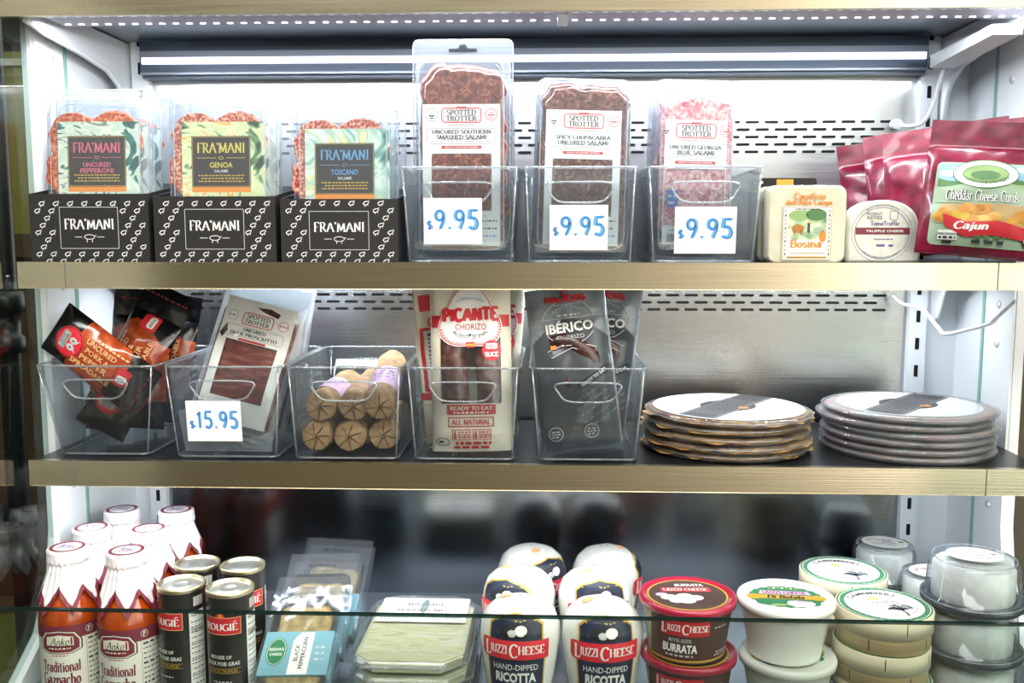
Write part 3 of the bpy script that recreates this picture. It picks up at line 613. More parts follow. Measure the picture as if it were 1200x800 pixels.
def irregular(w, h, seed, r=.012, amp=.004, n=7):
    """a hand-cut looking rounded outline"""
    pts = rr(w, h, r, n); dense = []
    for k in range(len(pts)):
        a, b = pts[k], pts[(k + 1) % len(pts)]; m_ = max(1, int(math.dist(a, b) / .006))
        for j in range(m_): dense.append((a[0] + (b[0] - a[0]) * j / m_, a[1] + (b[1] - a[1]) * j / m_))
    return [(x * (1 + amp / w * 2 * noise.noise(Vector((x * 45, y * 45, seed)))) + amp * noise.noise(Vector((y * 70, seed, x * 70))), y + amp * noise.noise(Vector((x * 60, seed * 3.1, y * 60)))) for x, y in dense]
def slab(m, outline, y0, y1, mat, bev=.003):
    cx = sum(p[0] for p in outline) / len(outline); cy = sum(p[1] for p in outline) / len(outline)
    def sc(k): return [(cx + (p[0] - cx) * k, cy + (p[1] - cy) * k) for p in outline]
    w = max(p[0] for p in outline) - cx; k = 1 - bev / w
    m.loft([xz(sc(k), y0), xz(sc(1), y0 + bev), xz(sc(1), y1 - bev), xz(sc(k), y1)][::-1], mat, True)

# ------------------------------------------------------------------ three black cartons of sliced salami
def carton(label, px0, px1, ptop, w):
    a = at(px0, 306, 1.115); c = at((px0 + px1) / 2, ptop, 1.115); h = c.z - TOP1
    t = thing('display_carton', label, 'box', ((at(px0, 290, 1.115).x + at(px1, 290, 1.115).x) / 2, 1.115, TOP1), (0, 0, 0), 'black patterned salami cartons')
    d = .16; m = MB(); w2 = w / 2
    m.box(-w2, 0, 0, w2, .0016, h, 'black_card'); m.box(-w2, .0016, 0, w2, d, .0016, 'kraft'); m.box(-w2, d - .0016, .0016, w2, d, h * 1.25, 'black_card')
    for s in (-1, 1):
        m.prism([(.0016, .0016), (d - .0016, .0016), (d - .0016, h * 1.25), (.055, h * 1.10), (.022, h * 1.04), (.0016, h)], 'x', s * w2 - (.0015 if s > 0 else 0), s * w2 + (.0015 if s < 0 else 0), 'black_card')
    m.build('carton_body', t)
    p = Print(); k = 0
    # rows of small outlined pigs
    for j in range(10):
        for i in range(10):
            x = -w2 + .004 + i * .0174 + (j % 3) * .0058; z = .003 + j * .0086
            if abs(x) > w2 - .005 or z > h - .003 or (abs(x) < .0405 and h * .17 < z < h * .86): continue
            def g(a, b): return (x + a * .94 - b * .34, z + a * .34 + b * .94)
            p.line([g(.0033 * math.cos(R(q)), .0020 * math.sin(R(q))) for q in range(0, 361, 40)], .0009, 'white', 1)
            p.line([g(-.0018, -.0014), g(-.0020, -.0034)], .0009, 'white', 1); p.line([g(.0014, -.0014), g(.0014, -.0034)], .0009, 'white', 1)
            p.poly([g(.0024, .0014), g(.0046, .0022), g(.0044, -.0002), g(.0030, -.0008)], 'lightgrey', 1)
    p.rect(-.036, h * .21, .036, h * .82, 'black_card', 1); p.frame(-.0355, h * .22, .0355, h * .81, .0006, 'lightgrey')
    p.serif("FRA'MANI", 0, h * .57, h * .155, 'white', .060, wx=.085, wy=.02, serif=.12, track=.08)
    p.line(arc(0, h * .385, .0062, .0028, 0, 360, 18), .0006, 'white'); p.line([(-.003, h * .35), (-.0032, h * .31)], .0006, 'white'); p.line([(.003, h * .35), (.0032, h * .31)], .0006, 'white')
    p.line([(.006, h * .395), (.008, h * .41)], .0006, 'white'); p.line([(-.018, h * .385), (-.009, h * .385)], .0005, 'white'); p.line([(.009, h * .385), (.018, h * .385)], .0005, 'white')
    m = MB(); p.on(m, flat(-.0001)); m.build('printed_pattern', t)
    return t
def salami_pack(label, loc, rot, marble, textmat, names, meat, full=True, seed=1, w=.143, H=.205, drop=.040):
    t = thing('salami_pack', label, 'salami pack', loc, rot, 'clear packs of sliced salami in the black cartons')
    m = MB(); d = .022
    m.loft([xz(rr(w, H, .010, 5, 0, H / 2), .004), xz(rr(w, H, .010, 5, 0, H / 2), .0025), xz(rr(w - .010, H - .010, .012, 5, 0, H / 2), .002), xz(rr(w - .020, H - .024, .014, 5, 0, H / 2 - .002), -.012), xz(rr(w - .026, H - .030, .016, 5, 0, H / 2 - .002), -.014)], 'shell_clear', True)
    m.build('clear_shell', t)
    e = MB(); e.tube(xz(rr(w, H, .010, 5, 0, H / 2), .003), .0009, 'shell_edge', 5, True); e.tube(xz(rr(w - .022, H - .026, .014, 5, 0, H / 2 - .002), -.0125), .0008, 'shell_edge', 5, True); e.build('shell_rim', t)
    # fanned slices
    m = MB(); r = random.Random(seed)
    for row, zc in ((0, H - drop - .020), (1, H - drop - .060)):
        for i, x in enumerate((-.030, .018, .020) if not row else (-.032, -.006, .014)):
            rad = r.uniform(.030, .035); o = [(x + r.uniform(-.002, .002) + rad * (1 + .04 * noise.noise(Vector((math.cos(a) * 2, math.sin(a) * 2, seed + i + row * 7)))) * math.cos(a), zc + rad * math.sin(a)) for a in (2 * math.pi * k / 30 for k in range(30))]
            y = -.003 + .0022 * i + row * .0001 - (0 if i != 2 else .0015); slab(m, o, y - .0016 - row * .004, y - row * .004, meat, .0006)
    m.build('salami_slices', t)
    lx0, lx1, lz1 = -.047, .055, H - drop
    if full:
        p = Print(); p.rect(lx0, .008, lx1, lz1, marble, 0); cx, x0, x1 = .0010, -.0350, .0370; z1, z0 = lz1 - .017, lz1 - .078
        p.rect(x0, z0, x1, z1, 'black_card', 1); p.frame(x0 + .001, z0 + .001, x1 - .001, z1 - .001, .0005, 'gold', 2)
        p.rect(x0, z0 - .006, x1, z0, 'orange', 1)
        p.serif("FRA'MANI", cx, z1 - .014, .0125, textmat, .058, wx=.085, wy=.02, serif=.12, track=.08)
        p.line([(x0 + .006, z1 - .026), (cx - .006, z1 - .026)], .0005, textmat); p.line([(cx + .006, z1 - .026), (x1 - .006, z1 - .026)], .0005, textmat); p.line(arc(cx, z1 - .026, .003, .0016, 0, 360, 12), .0005, textmat)
        for k, (s, hh, ww) in enumerate(names): p.sans(s, cx, z1 - .0345 - k * .0072, hh, textmat if k == 0 or hh > .005 else 'lightgrey', ww, bold=.01)
        for k in range(3): p.greek(x0 + .008 + (k % 2) * .004, x1 - .008, z1 - .047 - k * .0035, .0014, 'gold', seed + k, 3)
        m = MB(); p.on(m, flat(-.0100)); m.build('front_label', t)
    else:
        m = MB(); m.box(lx0, -.0105, .008, lx1, -.0100, lz1, marble); m.build('front_label', t)
    return t
for (lb, px0, px1, pt, w, plb, mar, tx, names, meat, ptop, place) in (
    ('black pig-patterned carton at the left end of the upper shelf, holding uncured pepperoni', 34, 178, 227, .145, 'uncured pepperoni', 'marble_green', 'pinktext', (('UNCURED', .0058, .034), ('PEPPERONI', .0058, .041)), 'salami_pepper', 104, 'left'),
    ('black pig-patterned carton between the other two, holding Genoa salame', 180, 325, 230, .147, 'Genoa salame', 'marble_yellow', 'yellowtext', (('GENOA', .0065, .028), ('SALAME', .0035, .017)), 'salami_red', 104, 'middle'),
    ('black pig-patterned carton beside the first clear bin, holding Toscano salame', 329, 467, 233, .140, 'Toscano salame', 'marble_mint', 'bluetext', (('TOSCANO', .0065, .033), ('SALAME', .0035, .017)), 'salami_red', 120, 'right')):
    t = carton(lb, px0, px1, pt, w); x = t.location.x
    H = at(px0, ptop, 1.14).z - TOP1 - .005
    lab = ('clear pack of %s with dark square label, front of the %s black carton' % (plb, place), 'clear pack of %s, second one back in the %s black carton' % (plb, place), 'clear pack of %s, rearmost in the %s black carton' % (plb, place))
    for k in range(3):
        salami_pack(lab[k], (x + (.003, -.002, .002)[k], 1.138 + k * .034, TOP1 + .0050), (R(-3), 0, R((-.6, .9, -.5)[k])), mar, tx, names, meat, k == 0, 11 + k, min(w - .013, .133), H, .032 if place == 'right' else .040)

# ------------------------------------------------------------------ salami packs in clear bins with price cards
def trotter_pack(label, loc, rot, meat, lines, w=.128, H=.245, flange=None, seed=1, full=True, mw=.105, mtop=.030, lw=.092, ltop=.072, lh=.182, win=True):
    t = thing('salami_pack', label, 'salami pack', loc, rot, 'hanging salami packs in the clear bins')
    m = MB()
    if flange:
        fw, fh = flange; o = rr(fw, fh, .008, 5, 0, fh / 2)
        m.loft([xz(o, .0035), xz(o, .0028)][::-1], 'shell_clear', False)
        p = Print(); zc = fh - .0115
        p.poly([(-.017, zc - .003), (.017, zc - .003), (.017, zc + .001), (.006, zc + .001), (.003, zc + .006), (-.003, zc + .006), (-.006, zc + .001), (-.017, zc + .001)], 'dark_plastic', 1); p.on(m, flat(.0026))
    m.loft([xz(rr(w, H, .012, 5, 0, H / 2), .002), xz(rr(w - .004, H - .004, .012, 5, 0, H / 2), .0), xz(rr(w - .012, H - .014, .014, 5, 0, H / 2), -.022), xz(rr(w - .018, H - .020, .016, 5, 0, H / 2), -.0245)], 'shell_clear', True)
    m.build('clear_shell', t)
    e = MB(); e.tube(xz(rr(w - .012, H - .014, .014, 5, 0, H / 2), -.0225), .0009, 'shell_edge', 5, True); e.tube(xz(rr(w, H, .012, 5, 0, H / 2), .002), .0009, 'shell_edge', 5, True)
    if flange: e.tube(xz(rr(flange[0], flange[1], .008, 5, 0, flange[1] / 2), .003), .0009, 'shell_edge', 5, True)
    e.build('shell_rim', t)
    m = MB(); o = [(x, z + (H - mtop + .012) / 2) for x, z in irregular(mw, H - mtop - .012, seed, .022, .006)]
    slab(m, o, -.0155, -.002, meat, .003)
    if full:                                                     # a second slice showing at the edge
        slab(m, [(x * .96 + .004, z - .006) for x, z in o], -.0180, -.0150, meat, .0015)
    m.build('salami_slices', t)
    L = lw / 2; z1 = H - ltop; z0 = max(.012, z1 - lh); p = Print()
    wz1, wz0 = z1 - .058, z1 - .126; wx = .036
    if full:
        p.rect(-L, wz1, L, z1, 'white', 0); p.rect(-L, z0, L, wz0, 'white', 0); p.rect(-L, wz0, -wx, wz1, 'white', 0); p.rect(wx, wz0, L, wz1, 'white', 0)
        p.frame(-.0235, z1 - .0215, .0235, z1 - .0045, .0012, 'brightred', 2, .004); p.frame(-.0215, z1 - .0200, .0215, z1 - .006, .0004, 'brightred', 2, .003)
        p.rect(-.006, z1 - .0050, .006, z1 - .0028, 'brightred', 2)
        p.serif('SPOTTED', 0, z1 - .0098, .0062, 'ink', .035, wx=.09, wy=.05, serif=.10); p.serif('TROTTER', 0, z1 - .0166, .0058, 'ink', .037, wx=.09, wy=.05, serif=.10)
        p.ring(-.0355, z1 - .0125, .0072, .0072, .0006, 'grey'); p.sans('ALL', -.0355, z1 - .0105, .002, 'grey'); p.rect(-.039, z1 - .0145, -.032, z1 - .0128, 'darkgrey', 2); p.rect(-.0375, z1 - .0172, -.0335, z1 - .0156, 'darkgrey', 2)
        p.ring(.0355, z1 - .0125, .0068, .0068, .0009, 'pinktext'); p.sans('100%', .0355, z1 - .0102, .0018, 'brightred'); p.rect(.0315, z1 - .0138, .0395, z1 - .0122, 'brightred', 2); p.sans('PORK', .0355, z1 - .0160, .0018, 'brightred')
        p.greek(-.016, .016, z1 - .0245, .0009, 'brightred', seed)
        p.frame(-.041, z1 - .0465, .041, z1 - .0285, .0005, 'grey', 2, .003)
        for k, (s, ww) in enumerate(lines): p.serif(s, 0, z1 - .0325 - k * .0062, .0047, 'navy', ww, wx=.10, wy=.06, serif=.13)
        p.greek(-.024, .024, z1 - .0415, .0009, 'grey', seed + 1); p.greek(-.037, .037, z1 - .0440, .0008, 'grey', seed + 2)
        p.rect(-.024, z1 - .0525, .024, z1 - .0488, 'red', 1); p.sans('WITH TOASTED PEPPER', 0, z1 - .0507, .0016, 'white', .040)
        p.frame(-wx, wz0, wx, wz1, .0005, 'lightgrey', 2, .004)
        for k in range(3): p.greek(.018, L - .004, z0 + .030 - k * .009, .0018, 'darkgrey' if k < 2 else 'bluetext', seed + 5 + k)
        p.greek(-.03, .03, wz0 - .006, .0009, 'grey', seed + 9)
        if lines[0][0].endswith('GEORGIA'):
            p.rect(-L + .004, z0 + .045, -L + .018, z0 + .065, 'markerdark', 2); p.greek(-L + .006, -L + .017, z0 + .058, .003, 'lightgrey', 4); p.greek(-L + .006, -L + .017, z0 + .050, .003, 'lightgrey', 6)
            for k in range(9): p.rect(-L + .006 + k * .0012, z0 + .003, -L + .0066 + k * .0012, z0 + .013, 'ink', 2)
        m = MB(); p.on(m, flat(-.0193)); m.build('front_label', t)
    else:
        m = MB(); m.box(-L, -.0182, z0, L, -.0178, z1, 'white'); m.build('front_label', t)
    return t
bins1 = [('clear bin on the upper shelf beside the black cartons, holding the tallest salami packs', 478, 600, .1425, .129), ('clear bin on the upper shelf holding dark spicy salami, between two other bins', 622, 737, .136, .127), ('clear bin on the upper shelf holding pale pink salami, beside the square cheese', 765, 872, .138, .124)]
binpos = []
for lb, a, b_, wt, wb in bins1:
    cx = (at(a, 304, 1.117).x + at(b_, 304, 1.117).x) / 2 + (.006 if a == 765 else 0); binpos.append(cx)
    clear_bin(lb, cx, TOP1, wt, wb, 'clear bins of salami on the upper shelf')
zb = TOP1 + .0085
SO = (('UNCURED SOUTHERN', .070), ('SMASHED SALAMI', .060)); CH = (('SPICY CHUPACABRA', .066), ('UNCURED SALAMI', .060)); GE = (('UNCURED GEORGIA', .062), ('BLUE SALAMI', .044))
for k in range(3):
    trotter_pack(('tall clear pack of brown smashed salami with hang hole, front of the first bin', 'clear pack of brown smashed salami behind the front one in the first bin', 'clear pack of brown smashed salami at the back of the first bin')[k],
        (binpos[0] + (.001, .003, .004)[k], 1.151 + k * .036, zb), (R(-2), 0, R((0, -1.2, .8)[k])), 'salami_brown', SO, .113, .238 - (0, .014, .014)[k], (.121, .260) if k == 0 else None, 3 + k, k == 0, .100, .012, .093, .058)
for k in range(4):
    trotter_pack(('clear pack of dark spicy salami tilted back, front of the second bin', 'clear pack of dark spicy salami just behind the front one in the second bin', 'clear pack of dark spicy salami, third from the front in the second bin', 'clear pack of dark spicy salami, rearmost in the second bin')[k],
        (binpos[1] + (.0, .001, .001, .001)[k], 1.152 + k * .033, zb), (R(-5), R(1.6), R((1, -1, .6, 0)[k])), 'salami_chupacabra', CH, .115, .215, None, 13 + k, k == 0, .102, .010, .090, .042)
for k in range(4):
    trotter_pack(('clear pack of pale pink blue-cheese salami, front of the third bin', 'clear pack of pale pink salami just behind the front one in the third bin', 'clear pack of pale pink salami, third from the front in the third bin', 'clear pack of pale pink salami, rearmost in the third bin')[k],
        (binpos[2] + (-.011, -.010, -.009, -.008)[k], 1.154 + k * .033, zb), (R(-5), R(1.5), R((1, -1, .5, 0)[k])), 'salami_pale', GE, .096, .213, None, 23 + k, k == 0, .084, .018, .074, .052)
for (lb, a, b_, c, d) in (('white card reading $9.95 on the bin of tall smashed salami packs', 497, 565, 232, 286), ('white card reading $9.95 on the bin of dark spicy salami', 644, 712, 240, 293), ('white card reading $9.95 on the bin of pale pink salami', 790, 862, 242, 297)):
    q = at((a + b_) / 2, d, 1.114); price_card(lb, (q.x, 1.1150 if d == 286 else 1.1160, q.z), (R(-.0) + math.atan(.009 / .113) , 0, 0), '9.95', at(b_, d, 1.114).x - at(a, d, 1.114).x, at(a, c, 1.114).z - q.z)

# ------------------------------------------------------------------ cheeses and red bags at the right of the upper shelf
def square_cheese(label, loc, full, rot=(0, 0, 0)):
    t = thing('wrapped_cheese', label, 'cheese', loc, rot, 'square wrapped cheeses on the upper shelf')
    w, h, d = .092, .091, .026; m = MB(); o = rr(w, h, .010, 6, 0, h / 2)
    def k(s): return rr(w * s, h * s, .010 * s, 6, 0, h / 2)
    m.loft([xz(k(.95), -d / 2), xz(k(.99), -d / 2 + .003), xz(k(1), -d / 2 + .007), xz(k(1), d / 2 - .006), xz(k(.95), d / 2)][::-1], 'cheese_cream', True); m.build('cheese', t)
    m = MB(); m.loft([xz(k(.965), -d / 2 - .0012), xz(k(1.01), -d / 2 + .003), xz(k(1.015), d / 2 - .004), xz(k(.97), d / 2 + .001)][::-1], 'film_clear', True); m.build('film_wrap', t)
    if full:
        p = Print(); p.rect(-.029, .004, .029, h - .024, 'offwhite', 0); p.frame(-.028, .005, .028, h - .025, .0006, 'tan', 2); p.rect(-.022, .028, .022, h - .029, 'scene_meadow', 1, .008)
        p.ell(-.010, .056, .012, .006, 'meadow', 2); p.ell(.010, .057, .012, .007, 'hill', 2); p.ell(-.011, .041, .007, .005, 'kraft', 3); p.rect(-.016, .034, -.014, .040, 'kraft', 3); p.rect(-.008, .034, -.006, .040, 'kraft', 3); p.rect(.0, .036, .003, .048, 'darkgrey', 3); p.ell(.0015, .049, .0018, .0018, 'peach', 3)
        p.ell(.013, .039, .006, .004, 'sage', 3); p.ell(.018, .032, .004, .007, 'orange', 3)
        p.serif('Bosina', -.001, .0235, .0095, 'orange', .036, wx=.10, wy=.06, serif=.08); p.greek(-.02, .02, .0125, .0012, 'tan', 3); p.rect(-.024, .006, .024, .009, 'peach', 1); p.greek(-.022, .022, .0075, .0011, 'ink', 5)
        for s in (-1, 1):
            for q in range(11): p.rect(s * .0255 - .0007, .010 + q * .005, s * .0255 + .0007, .0125 + q * .005, 'tan' if q % 3 else 'ink', 3)
        p.serif('Caseificio', .002, h - .0125, .0080, 'orange', .036, wx=.10, wy=.06, serif=.06); p.serif("dell'Alta Langa", .001, h - .0205, .0075, 'orange', .054, wx=.10, wy=.06, serif=.06)
        p.greek(-.014, .014, h - .0275, .0012, 'ink', 8)
        m = MB(); p.on(m, flat(-d / 2 - .0014)); m.build('front_label', t)
    return t
c0 = at(942, 308, 1.125)
for k, lb in enumerate(('square cream cheese with orange lettered picture label standing at the shelf edge', 'square wrapped cheese directly behind the one with the orange lettered label', 'square wrapped cheese at the back of the row behind the orange lettered one')):
    square_cheese(lb, (c0.x + (.0, -.003, .0)[k], 1.131 + k * .032, TOP1 + .0008), k == 0, (0, 0, R((1.5, -1, 1)[k])))
q = at(1028, 308, 1.14)
t = thing('truffle_cheese', 'white rounded wedge of cheese with purple round label beside the square cheese', 'cheese', (q.x + .002, 1.146, TOP1 + .0005), (0, 0, R(2)))
o = [(.044, .0), (.0445, .03), (.040, .052), (.030, .066), (.012, .0735), (-.012, .074), (-.030, .066), (-.040, .052), (-.0445, .03), (-.044, .0)]
o = [(p.x, p.y) for p in smooth_path([(x, z, 0) for x, z in o], 4)]
m = MB(); slab(m, o, -.018, .02, 'toma_rind', .004); m.build('cheese', t)
p = Print(); p.ring(-.003, .036, .032, .030, .0005, 'violet'); p.ring(-.003, .036, .0355, .0335, .0004, 'grey')
p.rect(-.034, .0345, .030, .0425, 'maroon', 1); p.sans('TRUFFLE CHEESE', 0, .0385, .0028, 'white', .044); p.serif('TomaTruffle', .0, .0475, .0055, 'violet', .034, wx=.08, wy=.04, serif=.08)
p.sans('POINT', -.012, .0585, .0038, 'grey', .018); p.sans('REYES', -.012, .0540, .0038, 'grey', .018); p.frame(.006, .0515, .015, .062, .0007, 'grey', 2, .002); p.rect(.008, .062, .013, .0655, 'lightgrey', 2)
p.greek(-.012, .010, .029, .0012, 'violet', 4); p.rect(-.009, .0205, .001, .023, 'violet', 2); p.ell(.008, .0215, .003, .0014, 'violet', 2)
p.put(sans_polys('ORIGINAL FARMSTEAD CHEESE COMPANY', .01), -.003, .0075, .0018, 'grey', .048, bend=-.034)
p.put(sans_polys('MADE WITH MILK FROM PASTURED COWS', .01), -.003, .0685, .0018, 'grey', .040, bend=.034)
m = MB(); p.on(m, flat(-.0182)); m.build('round_label', t)
a = at(893, 213, 1.29); b_ = at(958, 213, 1.29)
t = thing('boxed_cheese', 'flat black box with a small orange sticker standing behind the square cheeses', 'box', ((a.x + b_.x) / 2 - .01, 1.29, TOP1), (0, 0, R(-1)))
hh = at(925, 209, 1.29).z - TOP1; m = MB(); m.loft([xz(rr(.085, hh, .004, 3, 0, hh / 2), .012), xz(rr(.085, hh, .004, 3, 0, hh / 2), -.012)], 'black_film', False); m.build('box_body', t)
m = MB(); Print().rect(-.010, hh - .014, .012, hh - .002, 'orange', 0).greek(-.040, -.028, hh - .006, .003, 'lightgrey', 3).on(m, flat(-.0121)); m.build('sticker', t)

def pillow(w, h, T, seed=0, wr=.002, seam=.010, vprof=None, up=2.2):
    """front surface of a filled bag: returns fn(x in -w/2..w/2, z in 0..h, offset, side)"""
    def thick(u, v):
        e = max(0.0, 1 - abs(u) ** up); a = vprof(v) if vprof else max(0.0, 1 - abs(2 * v - 1) ** 2.6)
        return T / 2 * (e ** .6) * (a ** .7)
    def fn(x, z, off, side=-1):
        u, v = max(-1, min(1, x / (w / 2))), max(0, min(1, z / h)); t = thick(u, v)
        n = noise.noise(Vector((x * 38 + seed, z * 30, side * 3.3))) + .3 * noise.noise(Vector((x * 75, z * 60 + seed * 2, side))) 
        damp = min(1.0, t / (T * .12 + 1e-6)) * .65 + .35
        return Vector((x, side * (t + .0005 + off) + wr * n * damp, z))
    return fn
def zigzag(w, n, z, amp): return [(-w / 2 + w * k / n, z + (amp if k % 2 else 0)) for k in range(n + 1)]
def curd_bag(label, loc, rot, seed, w=.20, h=.150, inset=.012):
    t = thing('cheese_curd_bag', label, 'bag', loc, rot, 'red bags of cheese curds')
    f = pillow(w, h, .040, seed, .0032, vprof=lambda v: max(0, 1 - abs(2 * min(1, v / .80) - 1) ** 2.6) if v < .80 else 0.0)
    m = MB()
    for s in (-1, 1): m.sheet(lambda a, b: f((a - .5) * w, b * h, 0, s), 60, 60, 'red_film')
    m.build('bag_film', t)
    p = Print(); A0, A1, B0, B1 = -w / 2 + inset, w / 2 - .010, .010, h * .67
    H_ = B1 - B0; Wd = A1 - A0
    def X(u): return A0 + Wd * u
    def Y(v): return B0 + H_ * v
    p.rect(A0, B0, A1, B1, 'sage', 0, .006); 
    p.poly([(X(0.02), Y(.74)), (X(.98), Y(.74)), (X(.98), Y(.98)), (X(.02), Y(.98))], 'skyblue', 1)
    for cx, cy, rx, ry in ((.10, .86, .07, .04), (.22, .92, .08, .03), (.72, .93, .09, .035), (.86, .88, .10, .04), (.60, .86, .06, .03)): p.ell(X(cx), Y(cy), Wd * rx, H_ * ry, 'white', 2)
    p.poly([(X(.02), Y(.70)), (X(.02), Y(.80))] + [(X(k / 10), Y(.80 - .04 * math.sin(k * .9))) for k in range(1, 10)] + [(X(.98), Y(.82)), (X(.98), Y(.70))], 'hill', 2)
    p.poly([(X(.5), Y(.72)), (X(.98), Y(.80)), (X(.98), Y(.72))], 'meadow', 3)
    p.poly([(X(.02), Y(.50))] + [(X(k / 12), Y(.66 + .10 * math.sin(math.pi * k / 12))) for k in range(0, 13)] + [(X(.98), Y(.50))], 'sage', 3)
    p.ell(X(.40), Y(.86), .033, .016, 'white', 4); p.ring(X(.40), Y(.86), .033, .016, .0010, 'hill', 5); p.ell(X(.40), Y(.86), .023, .010, 'meadow', 5); p.ell(X(.40), Y(.845), .015, .005, 'hill', 6); p.ring(X(.40), Y(.86), .023, .010, .0007, 'hill', 6)
    p.put(sans_polys('COOPERATIVE CREAMERY', .01), X(.40), Y(.765), .0040, 'hill', .050, z=6, bend=-.06)
    p.serif('Cheddar Cheese Curds', X(.40), Y(.59), .0125, 'ink', .50 * w, wx=.13, wy=.08, serif=.10, z=5); p.serif('Cheddar Cheese Curds', X(.40) - .0004, Y(.59) + .0005, .0125, 'white', .50 * w, wx=.07, wy=.03, serif=.08, z=6)
    p.poly([(X(.03), Y(.26))] + [(X(k / 14), Y(.46 + .05 * math.sin(math.pi * k / 14))) for k in range(1, 14)] + [(X(.97), Y(.30)), (X(.75), Y(.22)), (X(.4), Y(.20))], 'tan', 4)
    r = random.Random(4)
    for k in range(34):
        u = r.uniform(.07, .93); v = r.uniform(.29, .43 + .03 * math.sin(math.pi * u)); p.ell(X(u), Y(v), r.uniform(.006, .010), r.uniform(.004, .006), ('curds', 'amber', 'gold', 'curds')[k % 4], 5 + k * .085, 9)
    p.poly([(X(.10), Y(.36)), (X(.30), Y(.28)), (X(.55), Y(.31)), (X(.86), Y(.22)), (X(.80), Y(.10)), (X(.50), Y(.14)), (X(.30), Y(.10)), (X(.12), Y(.22))], 'red', 8)
    p.serif('Cajun', X(.34), Y(.225), .0110, 'white', .24 * w, wx=.11, wy=.05, serif=.05, z=9, shear=.25, rot=.03)
    p.rect(X(.08), Y(.06), X(.24), Y(.17), 'white', 6); p.sans('WISCONSIN', X(.16), Y(.125), .0026, 'navy', .020, z=8); p.greek(X(.09), X(.23), Y(.085), .0022, 'navy', 3, 8); p.rect(X(.12), Y(.02), X(.20), Y(.05), 'ink', 6)
    p.greek(X(.38), X(.62), Y(.115), .0028, 'hill', 5, 8); p.greek(X(.36), X(.62), Y(.06), .0036, 'darkgrey', 6, 8)
    p.ell(X(.83), Y(.11), .0095, .0095, 'ink', 7); p.ell(X(.835), Y(.11), .0080, .0080, 'white', 8); p.sans('M', X(.835), Y(.11), .0075, 'ink', bold=.03, z=9)
    m = MB(); p.on(m, lambda x, z, hh: f(x, z, .0008 + hh * 2.5), .004); m.build('front_print', t)
    return t
# the front bag lies across the shelf edge, its right end reaching out over the lip
q = at(1092, 304, 1.10)
curd_bag('front red bag of cheddar cheese curds overhanging the steel shelf lip', (q.x + .052, 1.084, TOP1 + .008), (R(-10), R(5), R(-22)), 1, .148, .156)
curd_bag('red curd bag pressed against the back of the overhanging front one', (q.x + .058, 1.156, TOP1 + .013), (R(-11), R(-5), R(-22)), 5, .168, .158, .045)
curd_bag('red curd bag third from the front, its wrinkled top edge showing', (q.x + .060, 1.212, TOP1 + .018), (R(-11), R(-7), R(-20)), 9, .172, .158, .055)
curd_bag('rearmost red curd bag with a corner of blue sky showing behind the white cheese', (q.x + .046, 1.278, TOP1 + .018), (R(-10), R(-7), R(-12)), 14, .166, .150, .040)

# ------------------------------------------------------------------ lower shelf: five clear bins
B2 = [('clear bin at the left end of the lower shelf holding black and orange sausage pouches', 60, 165, .150, .116), ('clear bin on the lower shelf with the $15.95 card, holding ham packs', 203, 325, .147, .130),
      ('clear bin on the lower shelf holding brown paper wrapped rolls', 345, 465, .143, .131), ('clear bin on the lower shelf holding cream and red chorizo bags', 484, 602, .140, .126), ('clear bin on the lower shelf holding grey chorizo bags, beside the round trays', 632, 745, .142, .124)]
P2 = []
for lb, a, b_, wt, wb in B2:
    cx = (at(a, 537, 1.117).x + at(b_, 537, 1.117).x) / 2; cx += .004 if a == 60 else 0; P2.append(cx)
    clear_bin(lb, cx, TOP2, wt, wb, 'clear bins on the lower shelf', h=.1165)
zb2 = TOP2 + .0055
def place(c, rot): return c, rot
def limp(w, h, T, seed, wr, bend=0.0, **k):
    f = pillow(w, h, T, seed, wr, **k)
    def g(x, z, off, side=-1):
        p = f(x, z, off, side); p.y += bend * (z / h) ** 2; return p
    return g

